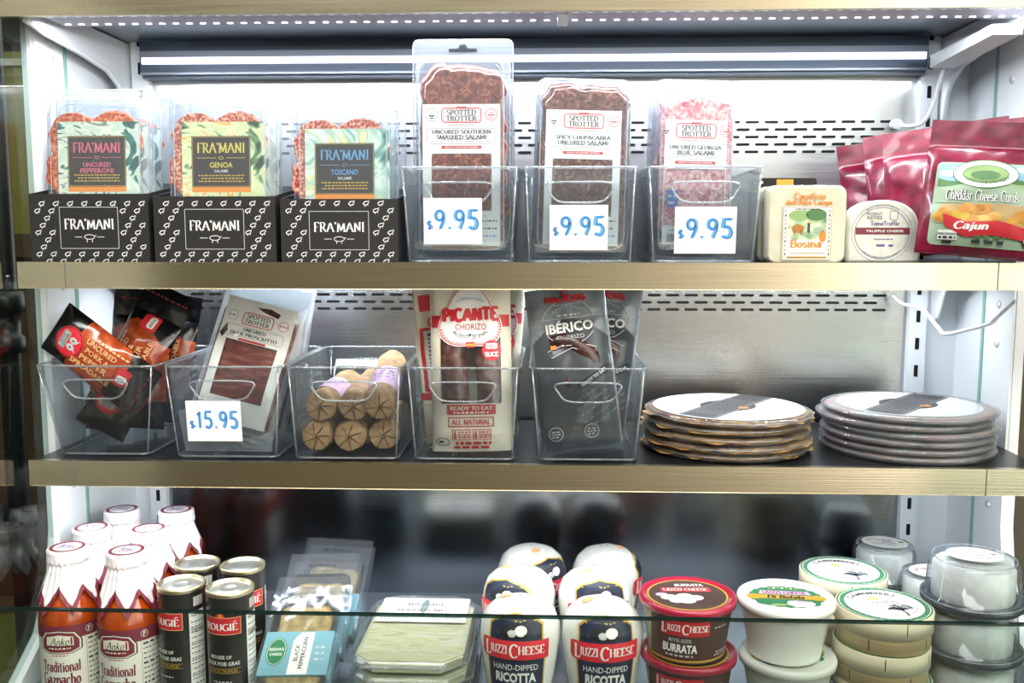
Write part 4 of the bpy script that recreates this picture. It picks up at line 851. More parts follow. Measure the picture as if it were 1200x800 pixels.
# pouches of spreadable salami: black top, clear middle with the orange sausage, white print and a red badge
def pouch(label, loc, rot, seed, w=.075, h=.215, T=.046, text=True, lowblack=.20):
    t = thing('sausage_pouch', label, 'sausage pouch', loc, rot, 'black and orange sausage pouches')
    f = limp(w, h, T, seed, .0030, vprof=lambda v: max(0.0, 1 - abs(2 * min(1, v / .80) - 1) ** 3) if v < .8 else 0.0)
    m = MB()
    for s in (-1, 1): m.sheet(lambda a, b: f((a - .5) * w, b * h, 0, s), 40, 90, None, True, lambda a, b: 'black_film' if (b > .70 + .05 * math.sin(a * 5) or b < lowblack or s > 0) else 'spread_orange')
    m.build('pouch_film', t)
    p = Print()
    p.ell(0, h * .225, .020, .020, 'brightred', 1); p.ring(0, h * .225, .0185, .0185, .0008, 'black', 2); p.rect(-.012, h * .225 - .013, .012, h * .225 - .002, 'lightgrey', 2, .003); p.frame(-.011, h * .225 - .012, .011, h * .225 - .003, .0006, 'ink', 3, .002); p.sans('SMOKING', 0, h * .225 - .0055, .003, 'ink', .018); p.sans('GOOSE', 0, h * .225 - .0095, .003, 'ink', .014)
    for dx, sx in ((-.005, -1), (.004, 1)):
        p.ell(dx, h * .225 + .005, .0042, .0055, 'lightgrey', 2); p.poly([(dx - .002, h * .225 + .010), (dx + sx * .005, h * .225 + .014), (dx + .002, h * .225 + .010)], 'lightgrey', 2); p.ell(dx, h * .225 + .005, .0012, .0015, 'ink', 3)
    if text:
        for k, (s, ww) in enumerate((('UNCURED', .044), ('PORK &', .034), ('PEPPER', .040), ('SPREADABLE', .058))): p.sans(s, -.0165 + k * .0105, h * .50, .0068, 'peach', ww, bold=.012, rot=math.pi / 2)
        for k in range(8): p.rect(-.025, h * .42 + k * .006, -.0228, h * .42 + k * .006 + .0042, 'peach', 3)
    p.rect(-.013, h * .70, .010, h * .80, 'brightred', 2, .004); p.rect(-.004, h * .715, .006, h * .79, 'white', 3, .003); p.sans('SMOKING', .001, h * .752, .004, 'navy', .012, rot=math.pi / 2)
    p.greek(-.03, .03, h * .93, .0025, 'maroon', seed + 3)
    m = MB(); p.on(m, lambda x, z, hh: f(x, z, .0008 + hh * 3), .004); m.build('printed_label', t)
    return t
cx = P2[0]
pouch('orange and black sausage pouch leaning left in the left bin, black tip pointing up', (cx - .066, 1.154, TOP2 + .163), (R(3), R(126), R(-3)), 2, .070, .150, .028, True, .27)
pouch('large orange sausage pouch standing diagonally in the left bin', (cx - .026, 1.172, TOP2 + .024), (R(-14), R(25), R(-4)), 7, .070, .205, .036)
pouch('black topped sausage pouch upright behind the diagonal orange one in the left bin', (cx - .010, 1.240, TOP2 + .014), (R(-8), R(4), R(4)), 12, .080, .190, .036)
pouch('black sausage pouch lying upside down at the bottom of the left bin', (cx - .030, 1.222, TOP2 + .100), (R(170), R(6), R(5)), 17, .046, .084, .022, False)
pouch('dark sausage pouch at the right back of the left bin', (cx + .004, 1.284, TOP2 + .016), (R(-6), R(9), R(-3)), 23, .074, .180, .024)

# ham packs with the $15.95 card
def ham_pack(label, loc, rot, seed, full=True):
    t = thing('ham_pack', label, 'ham pack', loc, rot, 'vacuum packs of ham'); w, h, T = .114, .196, .018
    f = limp(w, h, T, seed, .0025, vprof=lambda v: max(0.0, 1 - abs(2 * v - 1) ** 3))
    m = MB(); m.sheet(lambda a, b: f((a - .5) * w, b * h, .0055, -1), 50, 70, 'film_clear'); m.sheet(lambda a, b: f((a - .5) * w, b * h, .003, 1), 20, 30, 'vac_film'); m.build('vacuum_film', t)
    g = limp(w * .92, h * .8, T * .7, seed, .002, vprof=lambda v: max(0.0, 1 - abs(2 * v - 1) ** 3))
    m = MB(); 
    for s in (-1, 1): m.sheet(lambda a, b: g((a - .5) * w * .86, b * h * .72, 0, s) + Vector((0, 0, .012)), 14, 18, 'prosciutto')
    m.build('ham_slices', t)
    L, z1 = .046, h * .86
    def ff(x, z, hh): return f(x, z, .0015 + hh)
    p = Print()
    p.rect(-L, z1 - .055, L, z1, 'white', 0); p.rect(-L, .04, -L + .012, z1 - .055, 'white', 0); p.rect(L - .012, .04, L, z1 - .055, 'white', 0); p.rect(-L, .010, L, .04, 'white', 0)
    p.poly([(-.006, z1 - .008), (.012, z1 - .006), (.026, z1 - .010), (.024, z1 - .016), (.004, z1 - .012)], 'chorizo', 2); p.poly([(-L + .001, z1 - .05), (-L + .008, z1 - .035), (-L + .011, z1 - .045), (-L + .006, z1 - .055)], 'chorizo', 2)
    p.frame(-.020, z1 - .033, .020, z1 - .017, .0012, 'brightred', 2, .004); p.serif('SPOTTED', 0, z1 - .0215, .0055, 'ink', .031, wx=.09, wy=.05, serif=.10); p.serif('TROTTER', 0, z1 - .0285, .0052, 'ink', .033, wx=.09, wy=.05, serif=.10)
    p.ring(-.034, z1 - .024, .0065, .0065, .0006, 'grey'); p.greek(-.039, -.029, z1 - .024, .002, 'grey', 3); p.ring(.034, z1 - .024, .0062, .0062, .0008, 'pinktext'); p.greek(.029, .039, z1 - .024, .002, 'brightred', 4)
    p.frame(-.038, z1 - .050, .038, z1 - .036, .0005, 'grey', 2, .003); p.serif('UNCURED', 0, z1 - .0395, .0045, 'navy', .030, wx=.10, wy=.06); p.serif('DUCK PROSCIUTTO', 0, z1 - .0460, .0045, 'navy', .062, wx=.10, wy=.06)
    p.rect(-.018, z1 - .0545, .018, z1 - .0515, 'red', 1)
    m = MB(); p.on(m, ff, .010); m.build('front_label', t)
    if full:                                                     # loose film bunched at the foot of the bin
        inv = (Matrix.Translation(loc) @ Euler(rot).to_matrix().to_4x4()).inverted(); x0 = P2[1]; m = MB()
        m.sheet(lambda u, v: inv @ Vector((x0 + (u - .5) * (.108 + .012 * v), 1.1265 - .003 * v + .0035 * noise.noise(Vector((u * 11, v * 5, seed))) + .003, zb2 + .003 + (.036 + .018 * math.sin(u * 5 + 1)) * v)), 40, 16, 'vac_film'); m.build('loose_film', t)
    return t
cx = P2[1]
ham_pack('front vacuum pack of dark red duck ham with white label behind $15.95 card', (cx - .010, 1.158, zb2 + .023), (R(-15), R(14), R(-2)), 3)
ham_pack('pale vacuum pack of ham tilted to the right behind the front ham pack', (cx - .004, 1.192, zb2 + .014), (R(-13), R(10), R(2)), 8, False)
ham_pack('rearmost ham pack, its crumpled clear film rising highest in the $15.95 bin', (cx + .000, 1.229, zb2 + .012), (R(-11), R(7), R(-1)), 13, False)
q = at(252, 517, 1.113); price_card('white card reading $15.95 on the bin of ham packs', (q.x, 1.1142, q.z), (math.atan(.012 / .1165), 0, R(1)), '15.95', .067, .051)

# salami rolls in brown paper
def paper_roll(label, loc, rot, seed, band, r=.0196, L=.150):
    t = thing('paper_roll', label, 'salami roll', loc, rot, 'salami rolls wrapped in brown paper')
    m = MB(); N = 28; rings = []
    def pt(a, y, k): 
        n = noise.noise(Vector((math.cos(a) * 1.6 + seed, math.sin(a) * 1.6, y * 40)))
        rad = r * k * (1 + .045 * math.cos(a * 6 + seed) * (1 - .5 * min(1, y / .05)) + .07 * n); return (rad * math.cos(a), y, rad * math.sin(a) + r)
    for y, k in ((.008, .16), (.002, .45), (.003, .55), (.0, .80), (.003, .94), (.012, 1.0), (.03, 1.0), (.06, 1.0), (.10, 1.0), (L - .012, 1.0), (L, .8)):
        rings.append([pt(2 * math.pi * i / N, y, k) for i in range(N)])
    m.loft(rings[::-1], 'paper_kraft', True)
    # pleats folded over the near end
    for i in range(7):
        a = 2 * math.pi * i / 7 + seed; c_, s_ = math.cos(a), math.sin(a); c2, s2 = math.cos(a + .75), math.sin(a + .75)
        m.add([(r * .93 * c_, -.0005, r * .93 * s_ + r), (r * .93 * c2, -.0005, r * .93 * s2 + r), (r * .12 * c2, -.0028, r * .12 * s2 + r), (r * .12 * c_, .0005, r * .12 * s_ + r)], [(0, 1, 2, 3), (3, 2, 1, 0)], 'paper_kraft')
    m.build('paper', t)
    if band:
        m = MB()
        m.sheet(lambda u, v: (lambda a, y: (r * 1.05 * math.cos(a), y, r * 1.05 * math.sin(a) + r))(R(5 + 170 * u), .026 + .055 * v), 18, 6, 'lilac')
        p = Print(); p.greek(-.016, .016, .064, .004, 'violet', seed); p.greek(-.013, .013, .055, .003, 'maroon', seed + 2); p.greek(-.016, .014, .046, .0025, 'violet', seed + 4); p.frame(-.010, .034, .010, .042, .0006, 'violet')
        p.on(m, lambda x, y, hh: ((r * 1.06 + hh) * math.sin(x / r), y, (r * 1.06 + hh) * math.cos(x / r) + r), .006); m.build('pink_band', t)
    return t
cx = P2[2]
for lb, x, y, z, rot, s, bd in (('brown paper roll at bottom left under the pink banded one', -.0412, 1.140, .001, (0, 0, R(-.5)), 1, False), ('brown paper roll at the bottom middle of the paper roll bin', .0, 1.138, .001, (0, 0, R(0)), 4, False),
        ('brown paper roll at bottom right, underneath the tilted one', .0412, 1.150, .001, (0, 0, R(.5)), 7, False), ('pink banded paper roll on top at the left of the pile', -.034, 1.134, .0400, (R(3), 0, R(-3)), 10, True),
        ('brown paper roll without a band on top in the middle of the pile', .0065, 1.136, .0405, (R(5), 0, R(-2)), 13, False), ('pink banded paper roll tilted steeply up at the right of the pile', .0405, 1.134, .0425, (R(14), 0, R(2.5)), 16, True)):
    paper_roll(lb, (cx + x, y, zb2 + z), rot, s, bd)

# cream chorizo bags with a window
def sausage(m, pts, r, mat): m.tube(smooth_path(pts, 6), lambda t: r * (.35 + .65 * min(1, 6 * t, 6 * (1 - t)) ** .6) , mat, 14)
def cream_bag(label, loc, rot, seed, side_view=False, w=.112, h=.212, T=.044):
    t = thing('chorizo_bag', label, 'chorizo bag', loc, rot, 'cream paper chorizo bags')
    vp = lambda v: max(0.0, min(1.0, (v + .06) * 6)) * (1 - .75 * max(0, v - .55) / .45)
    f = limp(w, h, T, seed, .0024, vprof=vp, up=3.0)
    wz0, wz1, wx = .060, .142, .036
    def inwin(a, b):
        x, z = (a - .5) * w, b * h; return (not side_view) and abs(x) < wx and wz0 < z < wz1
    m = MB(); m.sheet(lambda a, b: f((a - .5) * w, b * h, 0, -1), 60, 100, None, True, lambda a, b: 'film_clear' if inwin(a, b) else 'cream'); m.sheet(lambda a, b: f((a - .5) * w, b * h, 0, 1), 20, 30, 'cream')
    m.sheet(lambda a, b: f((a - .5) * w, 0, 0, -1).lerp(f((a - .5) * w, 0, 0, 1), b), 20, 2, 'cream')
    m.build('paper_bag', t)
    if not side_view:
        m = MB()
        for x in (-.021, .021): sausage(m, [(x, -.002, .022), (x + .002, -.003, .07), (x - .001, -.003, .12), (x * .8, -.001, .165)], .0165, 'chorizo_brightened')
        m.build('chorizo', t)
    p = Print(); F = lambda x, z, hh: f(x, z, .0008 + hh * 3)
    if side_view:
        p.rect(-w / 2 + .004, h * .83, w / 2 - .004, h * .93, 'brightred', 1); p.serif('CHORIZO', .010, h * .76, .013, 'brightred', .050, wx=.16, wy=.12, serif=0)
        p.frame(-.024, h * .34, .030, h * .72, .0035, 'red', 1); p.rect(-.021, h * .36, .027, h * .70, 'white', 1)
        for k in range(13): p.greek(-.018, .024, h * .685 - k * .0052, .0017 if k else .003, 'ink', seed + k, 3)
        p.rect(-.030, h * .28, .035, h * .325, 'red', 1); p.frame(-.035, .012, .038, h * .25, .0008, 'tan', 1)
    else:
        p.rect(-w / 2 + .002, h * .740, w / 2 - .002, h * .810, 'brightred', 1)
        bx, bz = 0, h * .785
        o = []
        for k in range(36):
            a = 2 * math.pi * k / 36; rr_ = .0375 + .0050 * math.cos(3 * a + math.pi / 2) ; o.append((bx + rr_ * math.cos(a), bz + rr_ * math.sin(a)))
        p.poly(o, 'white', 2); p.line([(bx + (x - bx) * .95, bz + (z - bz) * .95) for x, z in o], .0010, 'brightred', 3, True)
        for k in range(40, 72):
            a = 2 * math.pi * k / 72; rr_ = .0345 + .0047 * math.cos(3 * a + math.pi / 2); c_, s_ = math.cos(a), math.sin(a); p.line([(bx + rr_ * .93 * c_, bz + rr_ * .93 * s_), (bx + rr_ * 1.01 * c_, bz + rr_ * 1.01 * s_)], .0012, 'brightred', 3)
        p.put(serif_text('PICANTE', .17, .13, 0, .05), bx + .001, bz + .006, .0185, 'brightred', .070, z=4, rot=.03); p.sans('CHORIZO', bx + .001, bz - .0090, .0075, 'red', .038, bold=.0, z=4)
        p.put(sans_polys('AUTENTICO SABOR', .0), bx, bz + .026, .003, 'bluetext', .034, z=4, bend=.035)
        p.put(sans_polys('PRODUCT OF SPAIN', .0), bx, bz - .022, .0045, 'navy', .044, z=4, bend=-.034); p.rect(bx - .005, bz - .0345, bx + .005, bz - .0275, 'gold', 4); p.rect(bx - .005, bz - .0295, bx + .005, bz - .0275, 'red', 5); p.rect(bx - .005, bz - .0345, bx + .005, bz - .0325, 'red', 5)
        p.line([(bx - .012, bz - .0185), (bx + .012, bz - .0185)], .0006, 'bluetext', 4); p.ell(bx, bz - .0185, .0014, .0014, 'navy', 5)
        p.frame(-wx - .001, wz0 - .001, wx + .001, wz1 + .001, .0007, 'tan', 1, .004)
        p.ell(.026, wz1 - .017, .0115, .0125, 'brightred', 3); p.rect(.019, wz1 - .015, .033, wz1 - .008, 'white', 4, .002); p.sans('DELI', .026, wz1 - .0115, .0035, 'red', .011, z=5); p.serif('SLICE', .026, wz1 - .0215, .006, 'white', .017, wx=.15, wy=.1, serif=0, z=5)
        p.rect(-.030, wz0 - .013, .030, wz0 - .001, 'red', 2); p.serif('READY TO EAT', 0, wz0 - .0052, .0048, 'cream', .052, wx=.10, wy=.06, serif=.10, z=4); p.greek(-.022, .022, wz0 - .0105, .002, 'cream', 3, 4)
        p.frame(-.028, wz0 - .0275, .027, wz0 - .0165, .0012, 'red', 2); p.serif('ALL NATURAL', -.0005, wz0 - .022, .0066, 'red', .048, wx=.10, wy=.06, serif=.08, z=4)
        for s in (-1, 1):
            x0 = -.0235 if s < 0 else .002; p.frame(x0, wz0 - .044, x0 + .0215, wz0 - .0315, .0009, 'red', 2); p.rect(x0 + .002, wz0 - .0425, x0 + .0045, wz0 - .035, 'red', 3); p.rect(x0 + .0027, wz0 - .035, x0 + .0038, wz0 - .0325, 'red', 3)
            for k in range(3): p.greek(x0 + .007, x0 + .0205, wz0 - .0345 - k * .0032, .0018, 'red', k + 3, 3)
        p.greek(-.020, .024, wz0 - .0485, .0038, 'red', 31, 3, .9); p.greek(-.022, .024, wz0 - .0540, .0034, 'red', 35, 3, .9); p.ring(-.036, wz0 - .047, .0085, .0048, .0009, 'ink'); p.greek(-.041, -.031, wz0 - .047, .0025, 'ink', 6)
    m = MB(); p.on(m, F, .004); m.build('printed_artwork', t); return t
cx = P2[3]
cream_bag('cream chorizo bag facing front with a clear window and red lettered badge', (cx + .0095, 1.147, zb2 + .003), (R(-5), R(-1), R(2)), 2, False, .100, .208)
cream_bag('cream chorizo bag turned sideways at the left of the bin, showing its nutrition panel', (cx - .035, 1.206, zb2 + .003), (R(-4), R(-3), R(48)), 6, True, .054, .206, .024)
cream_bag('cream chorizo bag mostly hidden behind the front one, edge showing at right', (cx + .012, 1.262, zb2 + .003), (R(-4), R(4), R(-2)), 9, False, .092, .204)

# grey chorizo bags
def grey_pouch(label, loc, rot, seed, w=.118, h=.212, curve=0):
    t = thing('chorizo_pouch', label, 'chorizo bag', loc, rot, 'grey chorizo bags'); T = .050
    vp = lambda v: max(0.0, min(1.0, (v + .05) * 5)) * (1 - .85 * max(0, v - .5) / .5)
    f = limp(w, h, T, seed, .0042, vprof=vp, up=3.0)
    m = MB()
    m.sheet(lambda a, b: f((a - .5) * w, b * h, 0, -1), 60, 100, None, True, lambda a, b: 'grey_bag' if b > .70 + .10 * math.cos((a - .5) * 4) or abs(a - .5) > .46 else 'grey_film'); m.sheet(lambda a, b: f((a - .5) * w, b * h, 0, 1), 18, 26, 'grey_bag')
    m.sheet(lambda a, b: f((a - .5) * w, 0, 0, -1).lerp(f((a - .5) * w, 0, 0, 1), b), 18, 2, 'grey_bag'); m.build('bag_film', t)
    m = MB(); sausage(m, [(-.030, -.003, .128), (-.006, -.009, .131), (.018, -.009, .114), (.026, -.006, .090)], .0155, 'chorizo'); sausage(m, [(-.024, -.004, .108), (-.008, -.010, .085), (-.004, -.006, .055), (-.012, -.005, .02)], .0150, 'chorizo_brightened'); m.build('chorizo', t)
    p = Print(); F = lambda x, z, hh: f(x, z, .0010 + hh * 3); z0 = h * .76
    p.serif('PALACIOS', 0, h * .925, .0085, 'brightred', .050, wx=.17, wy=.13, serif=0); p.put(stroke_quads(arc(0, h * .965, .006, .006, 20, 300, 8), .002, .002), .0, h * .968, .012, 'brightred', .010); p.greek(-.016, .016, h * .890, .0018, 'lightgrey', 3)
    p.line(arc(0, z0 - .002, .034, .034, 18, 162, 14), .0009, 'silverink'); p.line([(-.042, z0 + .009), (.042, z0 + .009)], .0007, 'silverink'); p.put(sans_polys('AUTHENTIC QUALITY', .0), 0, z0 + .023, .0035, 'silverink', .040, bend=.030); p.greek(-.014, .014, z0 + .0125, .0022, 'silverink', 6)
    p.put(sans_polys('IBÉRICO', .030), 0, z0 - .001, .0155, 'white', .058, rot=.02); p.sans('CHORIZO', 0, z0 - .0145, .0048, 'silverink', .034, bold=.0)
    p.line(arc(0, z0 + .012, .036, .036, 218, 322, 10), .0008, 'silverink'); p.line([(-.030, z0 - .030), (0, z0 - .020), (.030, z0 - .030), (.026, z0 - .038), (0, z0 - .028), (-.026, z0 - .038), (-.030, z0 - .030)], .0008, 'silverink'); p.greek(-.012, .012, z0 - .024, .0025, 'silverink', 8); p.rect(-.026, z0 - .028, -.019, z0 - .023, 'orange', 4)
    p.poly([(.000, .078), (.040, .100), (.044, .092), (.004, .070)], 'ink', 2); p.sans('READY TO EAT', .022, .085, .0042, 'white', .036, rot=.5)
    for k in range(5): p.put([q for q in Print().greek(0, .05, 0, .0028, 'x', seed + k).e and [e[0] for e in Print().greek(0, .05, 0, .0028, 'x', seed + k).e]], .014 + k * .003, .066 - k * .0082, .0020, 'grey', .044, rot=.5)
    for x in (-.032, .012): p.ring(x, .020, .0085, .0085, .0010, 'silverink'); p.greek(x - .005, x + .005, .0228, .0018, 'silverink', 5); p.greek(x - .006, x + .006, .0195, .0018, 'silverink', 7); p.greek(x - .005, x + .005, .0162, .0018, 'silverink', 9)
    m = MB(); p.on(m, F, .004); m.build('printed_artwork', t); return t
cx = P2[4]
grey_pouch('grey chorizo bag at the front left of its bin, sausage showing through the film', (cx - .004, 1.149, zb2 + .009), (R(-7), R(-7), R(2)), 3, .100, .199)
grey_pouch('grey chorizo bag at the right of its bin, standing behind the other', (cx + .004, 1.216, zb2 + .010), (R(-6), R(7), R(-2)), 8, .096, .199)

# ------------------------------------------------------------------ stacks of round charcuterie trays
def round_tray(label, loc, rot, r, h, mat, seed, shell, topp, group, disc=False):
    t = thing('round_tray', label, 'tray', loc, rot, group)
    m = MB(); wob = lambda a, z: .0022 * noise.noise(Vector((math.cos(a) * 2.2, math.sin(a) * 2.2, seed + z * 90))) + (.0016 * noise.noise(Vector((math.cos(a) * 9, math.sin(a) * 9, seed + z * 200))))
    m.lathe([(r - .010, .0006), (r - .004, .0012), (r - .001, h * .30), (r - .003, h * .48), (r - .0005, h * .60), (r - .006, h * .82), (r - .012, h * .86)], mat, 96, wob=wob); m.build('charcuterie', t)
    if mat == 'charcuterie':
        m = MB(); m.sheet(lambda u, v: (lambda a, q: (q * math.sin(a), -q * math.cos(a), h * .42 + .0028 * noise.noise(Vector((math.cos(a) * 5, math.sin(a) * 5, seed + v))) * v))(2 * math.pi * u, r - .02 + (.021 + .012 * max(0, noise.noise(Vector((math.cos(2 * math.pi * u) * 4, math.sin(2 * math.pi * u) * 4, seed + 9))) + .25)) * v), 120, 4, 'paper_amber'); m.build('paper_liner', t)
    m = MB(); m.lathe([(r - .012, .0002), (r + .001, .0004), (r + .002, h * .25), (r + .0005, h * .45), (r + .003, h * .62), (r + .0015, h * .78), (r - .004, h * .97), (r - .014, h * .985), (.0, h * .985)], shell, 72, cap0=False, cap1=False); m.build('clear_lid', t)
    e = MB(); e.tube([((r + .0028) * math.cos(a), (r + .0028) * math.sin(a), h * .62) for a in (2 * math.pi * k / 72 for k in range(72))], .0008, 'shell_edge', 5, True); e.build('lid_rim', t)
    zt = h * (.985 if mat == 'charcuterie' else .885)
    if disc:
        m = MB(); m.lathe([(r - .012, zt + .0001), (.0, zt + .0002)], 'white', 72, cap0=False, cap1=False); m.build('paper_disc', t)
    if topp:
        m = MB(); rd = r - (.007 if mat == 'charcuterie' else .016); m.lathe([(rd, zt + .0002), (rd - .0005, zt + .0006), (.0, zt + .0007)], 'white', 72, cap0=False, cap1=False); m.build('paper_disc', t)
        p = Print(); c_, s_ = math.cos(R(52)), math.sin(R(52)); rr_ = rd - .002
        def along(u, v): return (u * c_ - v * s_, u * s_ + v * c_)
        hw = r * .24; n = 14
        e1 = [(math.sqrt(rr_ ** 2 - (-hw + 2 * hw * k / n) ** 2), -hw + 2 * hw * k / n) for k in range(n + 1)]
        p.poly([along(u, v) for u, v in e1] + [along(-u, v) for u, v in e1[::-1]], 'ink', 1); p.poly([along(*q) for q in arc(.0, .0, hw * 1.6, hw * 1.42, 0, 360, 28)], 'ink', 1)
        for s in (-1, 1): p.line([along(-rr_ * .93, s * hw * .86), along(rr_ * .93, s * hw * .86)], .0008, 'lightgrey', 2)
        p.poly([along(*q) for q in arc(-.004, -hw * .95, .007, .007, 0, 360, 16)], 'kraft', 3)
        for k in range(6): p.put([e_[0] for e_ in Print().greek(0, r * 1.2, 0, .0022, 'ink', seed + k).e], along(-.012, hw * .62 - k * hw * .25)[0], along(-.012, hw * .62 - k * hw * .25)[1], .0022, 'grey', r * 1.15, rot=R(52))
        m = MB(); p.on(m, top(zt + .0008)); m.build('paper_band', t)
    return t
def tray_stack(cx, cy, r, n, H, mat, shell, topp, labels, group, seed):
    h = H / n; rnd = random.Random(seed)
    for k in range(n):
        round_tray(labels[k], (cx + rnd.uniform(-.002, .002) - (.007 if n == 6 and k == n - 2 else 0), cy + rnd.uniform(-.002, .002), TOP2 + .0008 + k * (h + .0009)), (R(rnd.uniform(-.25, .25)), R(rnd.uniform(-.3, .3)), R(rnd.uniform(-4, 4)) if k == n - 1 else R(rnd.uniform(0, 360))), r, h, mat, seed + k * 3, shell, k == n - 1, group, n == 6 and k == n - 2)
ordn = ['lowest', 'second from the bottom', 'third from the bottom', 'fourth from the bottom', 'fifth from the bottom', 'topmost']
c = at(851, 475, 1.222)
tray_stack(c.x, 1.222, .104, 5, .0490, 'charcuterie', 'shell_clear', True, ['brown edged round charcuterie tray, %s of the left stack' % s for s in ordn[:4]] + ['round tray with white disc and black band, topmost of the left brown stack'], 'round trays in the left stack', 40)
c = at(1062, 476, 1.222)
tray_stack(c.x + .002, 1.222, .104, 6, .0535, 'charcuterie_pink', 'shell_clear', True, ['clear lidded round tray, %s of the right stack' % s for s in ordn[:5]] + ['clear lidded round tray with black band, topmost of the right stack'], 'round trays in the right stack', 60)

# ------------------------------------------------------------------ bottom deck: bottles of gazpacho
def gazpacho_bottle():
    t = thing('gazpacho_bottle', '', 'bottle', (0, 0, 0), (0, 0, 0), 'bottles of orange gazpacho with paper caps')
    prof = [(.030, .0), (.0345, .002), (.0360, .006), (.0360, .098), (.0345, .108), (.030, .120), (.023, .134), (.0175, .148), (.0165, .160), (.0165, .172)]
    m = MB(); m.lathe(prof, 'gazpacho', 48); m.build('glass_bottle', t)
    p = Print(); A = .075; rf = lambda z: .0361
    p.rect(-A, .001, A, .078, 'offwhite', 0)
    p.poly([(-A, .070), (-.045, .078), (-.015, .083), (.015, .083), (.045, .078), (A, .070), (A, .090), (.045, .094), (-.045, .094), (-A, .090)], 'maroon', 1)
    p.rect(-A, .078, A, .092, 'maroon', 1)
    emb = [(-.022, .066), (-.022, .076), (-.016, .0845), (.0, .087), (.016, .0845), (.022, .076), (.022, .066), (.012, .062), (-.012, .062)]
    def sc(k): return [(x * k, .0745 + (z - .0745) * k) for x, z in emb]
    p.poly(sc(1.16), 'ink', 2); p.poly(sc(1.09), 'cream', 3); p.poly(sc(1.0), 'maroon', 4); p.poly([(-.016, .070), (.016, .070), (.0155, .0805), (0, .0835), (-.0155, .0805)], 'cream', 5)
    p.serif('Anko', .001, .0755, .0095, 'ink', .021, wx=.06, wy=.03, serif=0, z=6, shear=.3); p.rect(-.013, .0695, .013, .0705, 'ink', 6); p.rect(.0125, .071, .0145, .080, 'maroon', 6); p.greek(-.013, .013, .0668, .0016, 'cream', 3, 6)
    p.greek(-.008, .008, .0605, .0012, 'grey', 4); p.greek(-.009, .009, .0580, .0012, 'red', 5)
    p.serif('Traditional', -.001, .0445, .0125, 'maroon', .046, wx=.10, wy=.045, serif=.09, cap=1.0); p.serif('Gazpacho', -.001, .0290, .0135, 'maroon', .046, wx=.11, wy=.05, serif=.09, cap=1.0)
    p.greek(-.018, .018, .0125, .0028, 'maroon', 7); p.rect(-A, .001, A, .006, 'maroon', 1)
    p.line([(.030, .006), (.030, .080)], .0006, 'tan')
    for k in range(11): p.greek(.032, .058, .074 - k * .006, .0014 if k % 4 else .0024, 'darkgrey', 20 + k)
    p.serif('P', .034, .0865, .0055, 'white', wx=.12, wy=.06, z=4); p.ring(.034, .0865, .0042, .0042, .0005, 'white', 4)
    m = MB(); p.on(m, wrap(rf), .005); m.build('wrap_label', t)
    # paper cover gathered round the neck, its hem cut in points and edged in maroon
    m = MB(); N = 96
    def skirt(u, v):
        a = 2 * math.pi * u; tooth = abs(((u * 7) % 1) * 2 - 1)          # 0..1
        zb = .106 + .028 * tooth; z = .176 + (zb - .176) * v
        rb = .0235 if z > .163 else (.0205 + (.163 - z) ** 1.15 * .55)
        base = next((r0 + (r1 - r0) * (z - z0) / (z1 - z0) for (r0, z0), (r1, z1) in zip(prof[3:], prof[4:]) if z0 <= z <= z1), .0165)
        rb = max(rb, base + .0016)
        pl = .0009 * math.sin(a * 23) * min(1, max(0, (.172 - z) / .01)) + .0016 * math.sin(a * 7 + .7) * v
        return ((rb + pl) * math.sin(a), -(rb + pl) * math.cos(a), z)
    m.sheet(skirt, N, 26, None, True, lambda u, v: 'maroon' if v > .86 else 'paper_white')
    m.lathe([(.0236, .1755), (.0232, .1778), (.0215, .1788), (.0, .1790)], 'paper_white', 40, cap0=False, cap1=False)
    m.build('paper_cover', t)
    p = Print(); p.ring(0, 0, .0182, .0182, .0040, 'maroon', 1); p.serif('Anko', 0, .002, .010, 'violet', .020, wx=.07, wy=.03, serif=0, shear=.25); p.greek(-.011, .011, -.006, .0018, 'maroon', 3); p.greek(-.008, .008, .009, .0016, 'grey', 4)
    m = MB(); p.on(m, top(.1791)); m.build('printed_cap', t)
    m = MB(); q = Print()
    for k in range(13): 
        x = -.070 + k * .0115; q.line(arc(x, 0, .0028, .0016, 0, 300, 8), .0006, 'silverink', 1)
    q.on(m, lambda x, z, h: ((.0231 + .0011 + h) * math.sin(x / .0235), -(.0231 + .0011 + h) * math.cos(x / .0235), .1515 + z), .004); m.build('cover_print', t)
    return t
BL = [((at(79, 640, 1.075).x, 1.075), 5, 'gazpacho bottle at the front left corner of the deck'), ((at(148, 640, 1.066).x, 1.066), -4, 'gazpacho bottle at the front, touching the dark cans'), ((at(107, 618, 1.152).x, 1.152), 9, 'gazpacho bottle in the second row, behind and between the two front ones'),
      ((at(174, 618, 1.150).x, 1.150), 14, 'gazpacho bottle in the second row, nearest the dark cans'), ((at(143, 600, 1.232).x, 1.232), -8, 'gazpacho bottle in the back row at left'), ((at(206.5, 600, 1.233).x, 1.233), 3, 'gazpacho bottle in the back row at right, below the shelf upright')]
proto = gazpacho_bottle()
for i, ((x, y), a, lb) in enumerate(BL):
    if i == 0: proto.location, proto.rotation_euler, proto['label'] = (x, y, DECK + .0005), (0, 0, R(a)), lb
    else: dup(proto, (x, y, DECK + .0005), (0, 0, R(a)), lb)

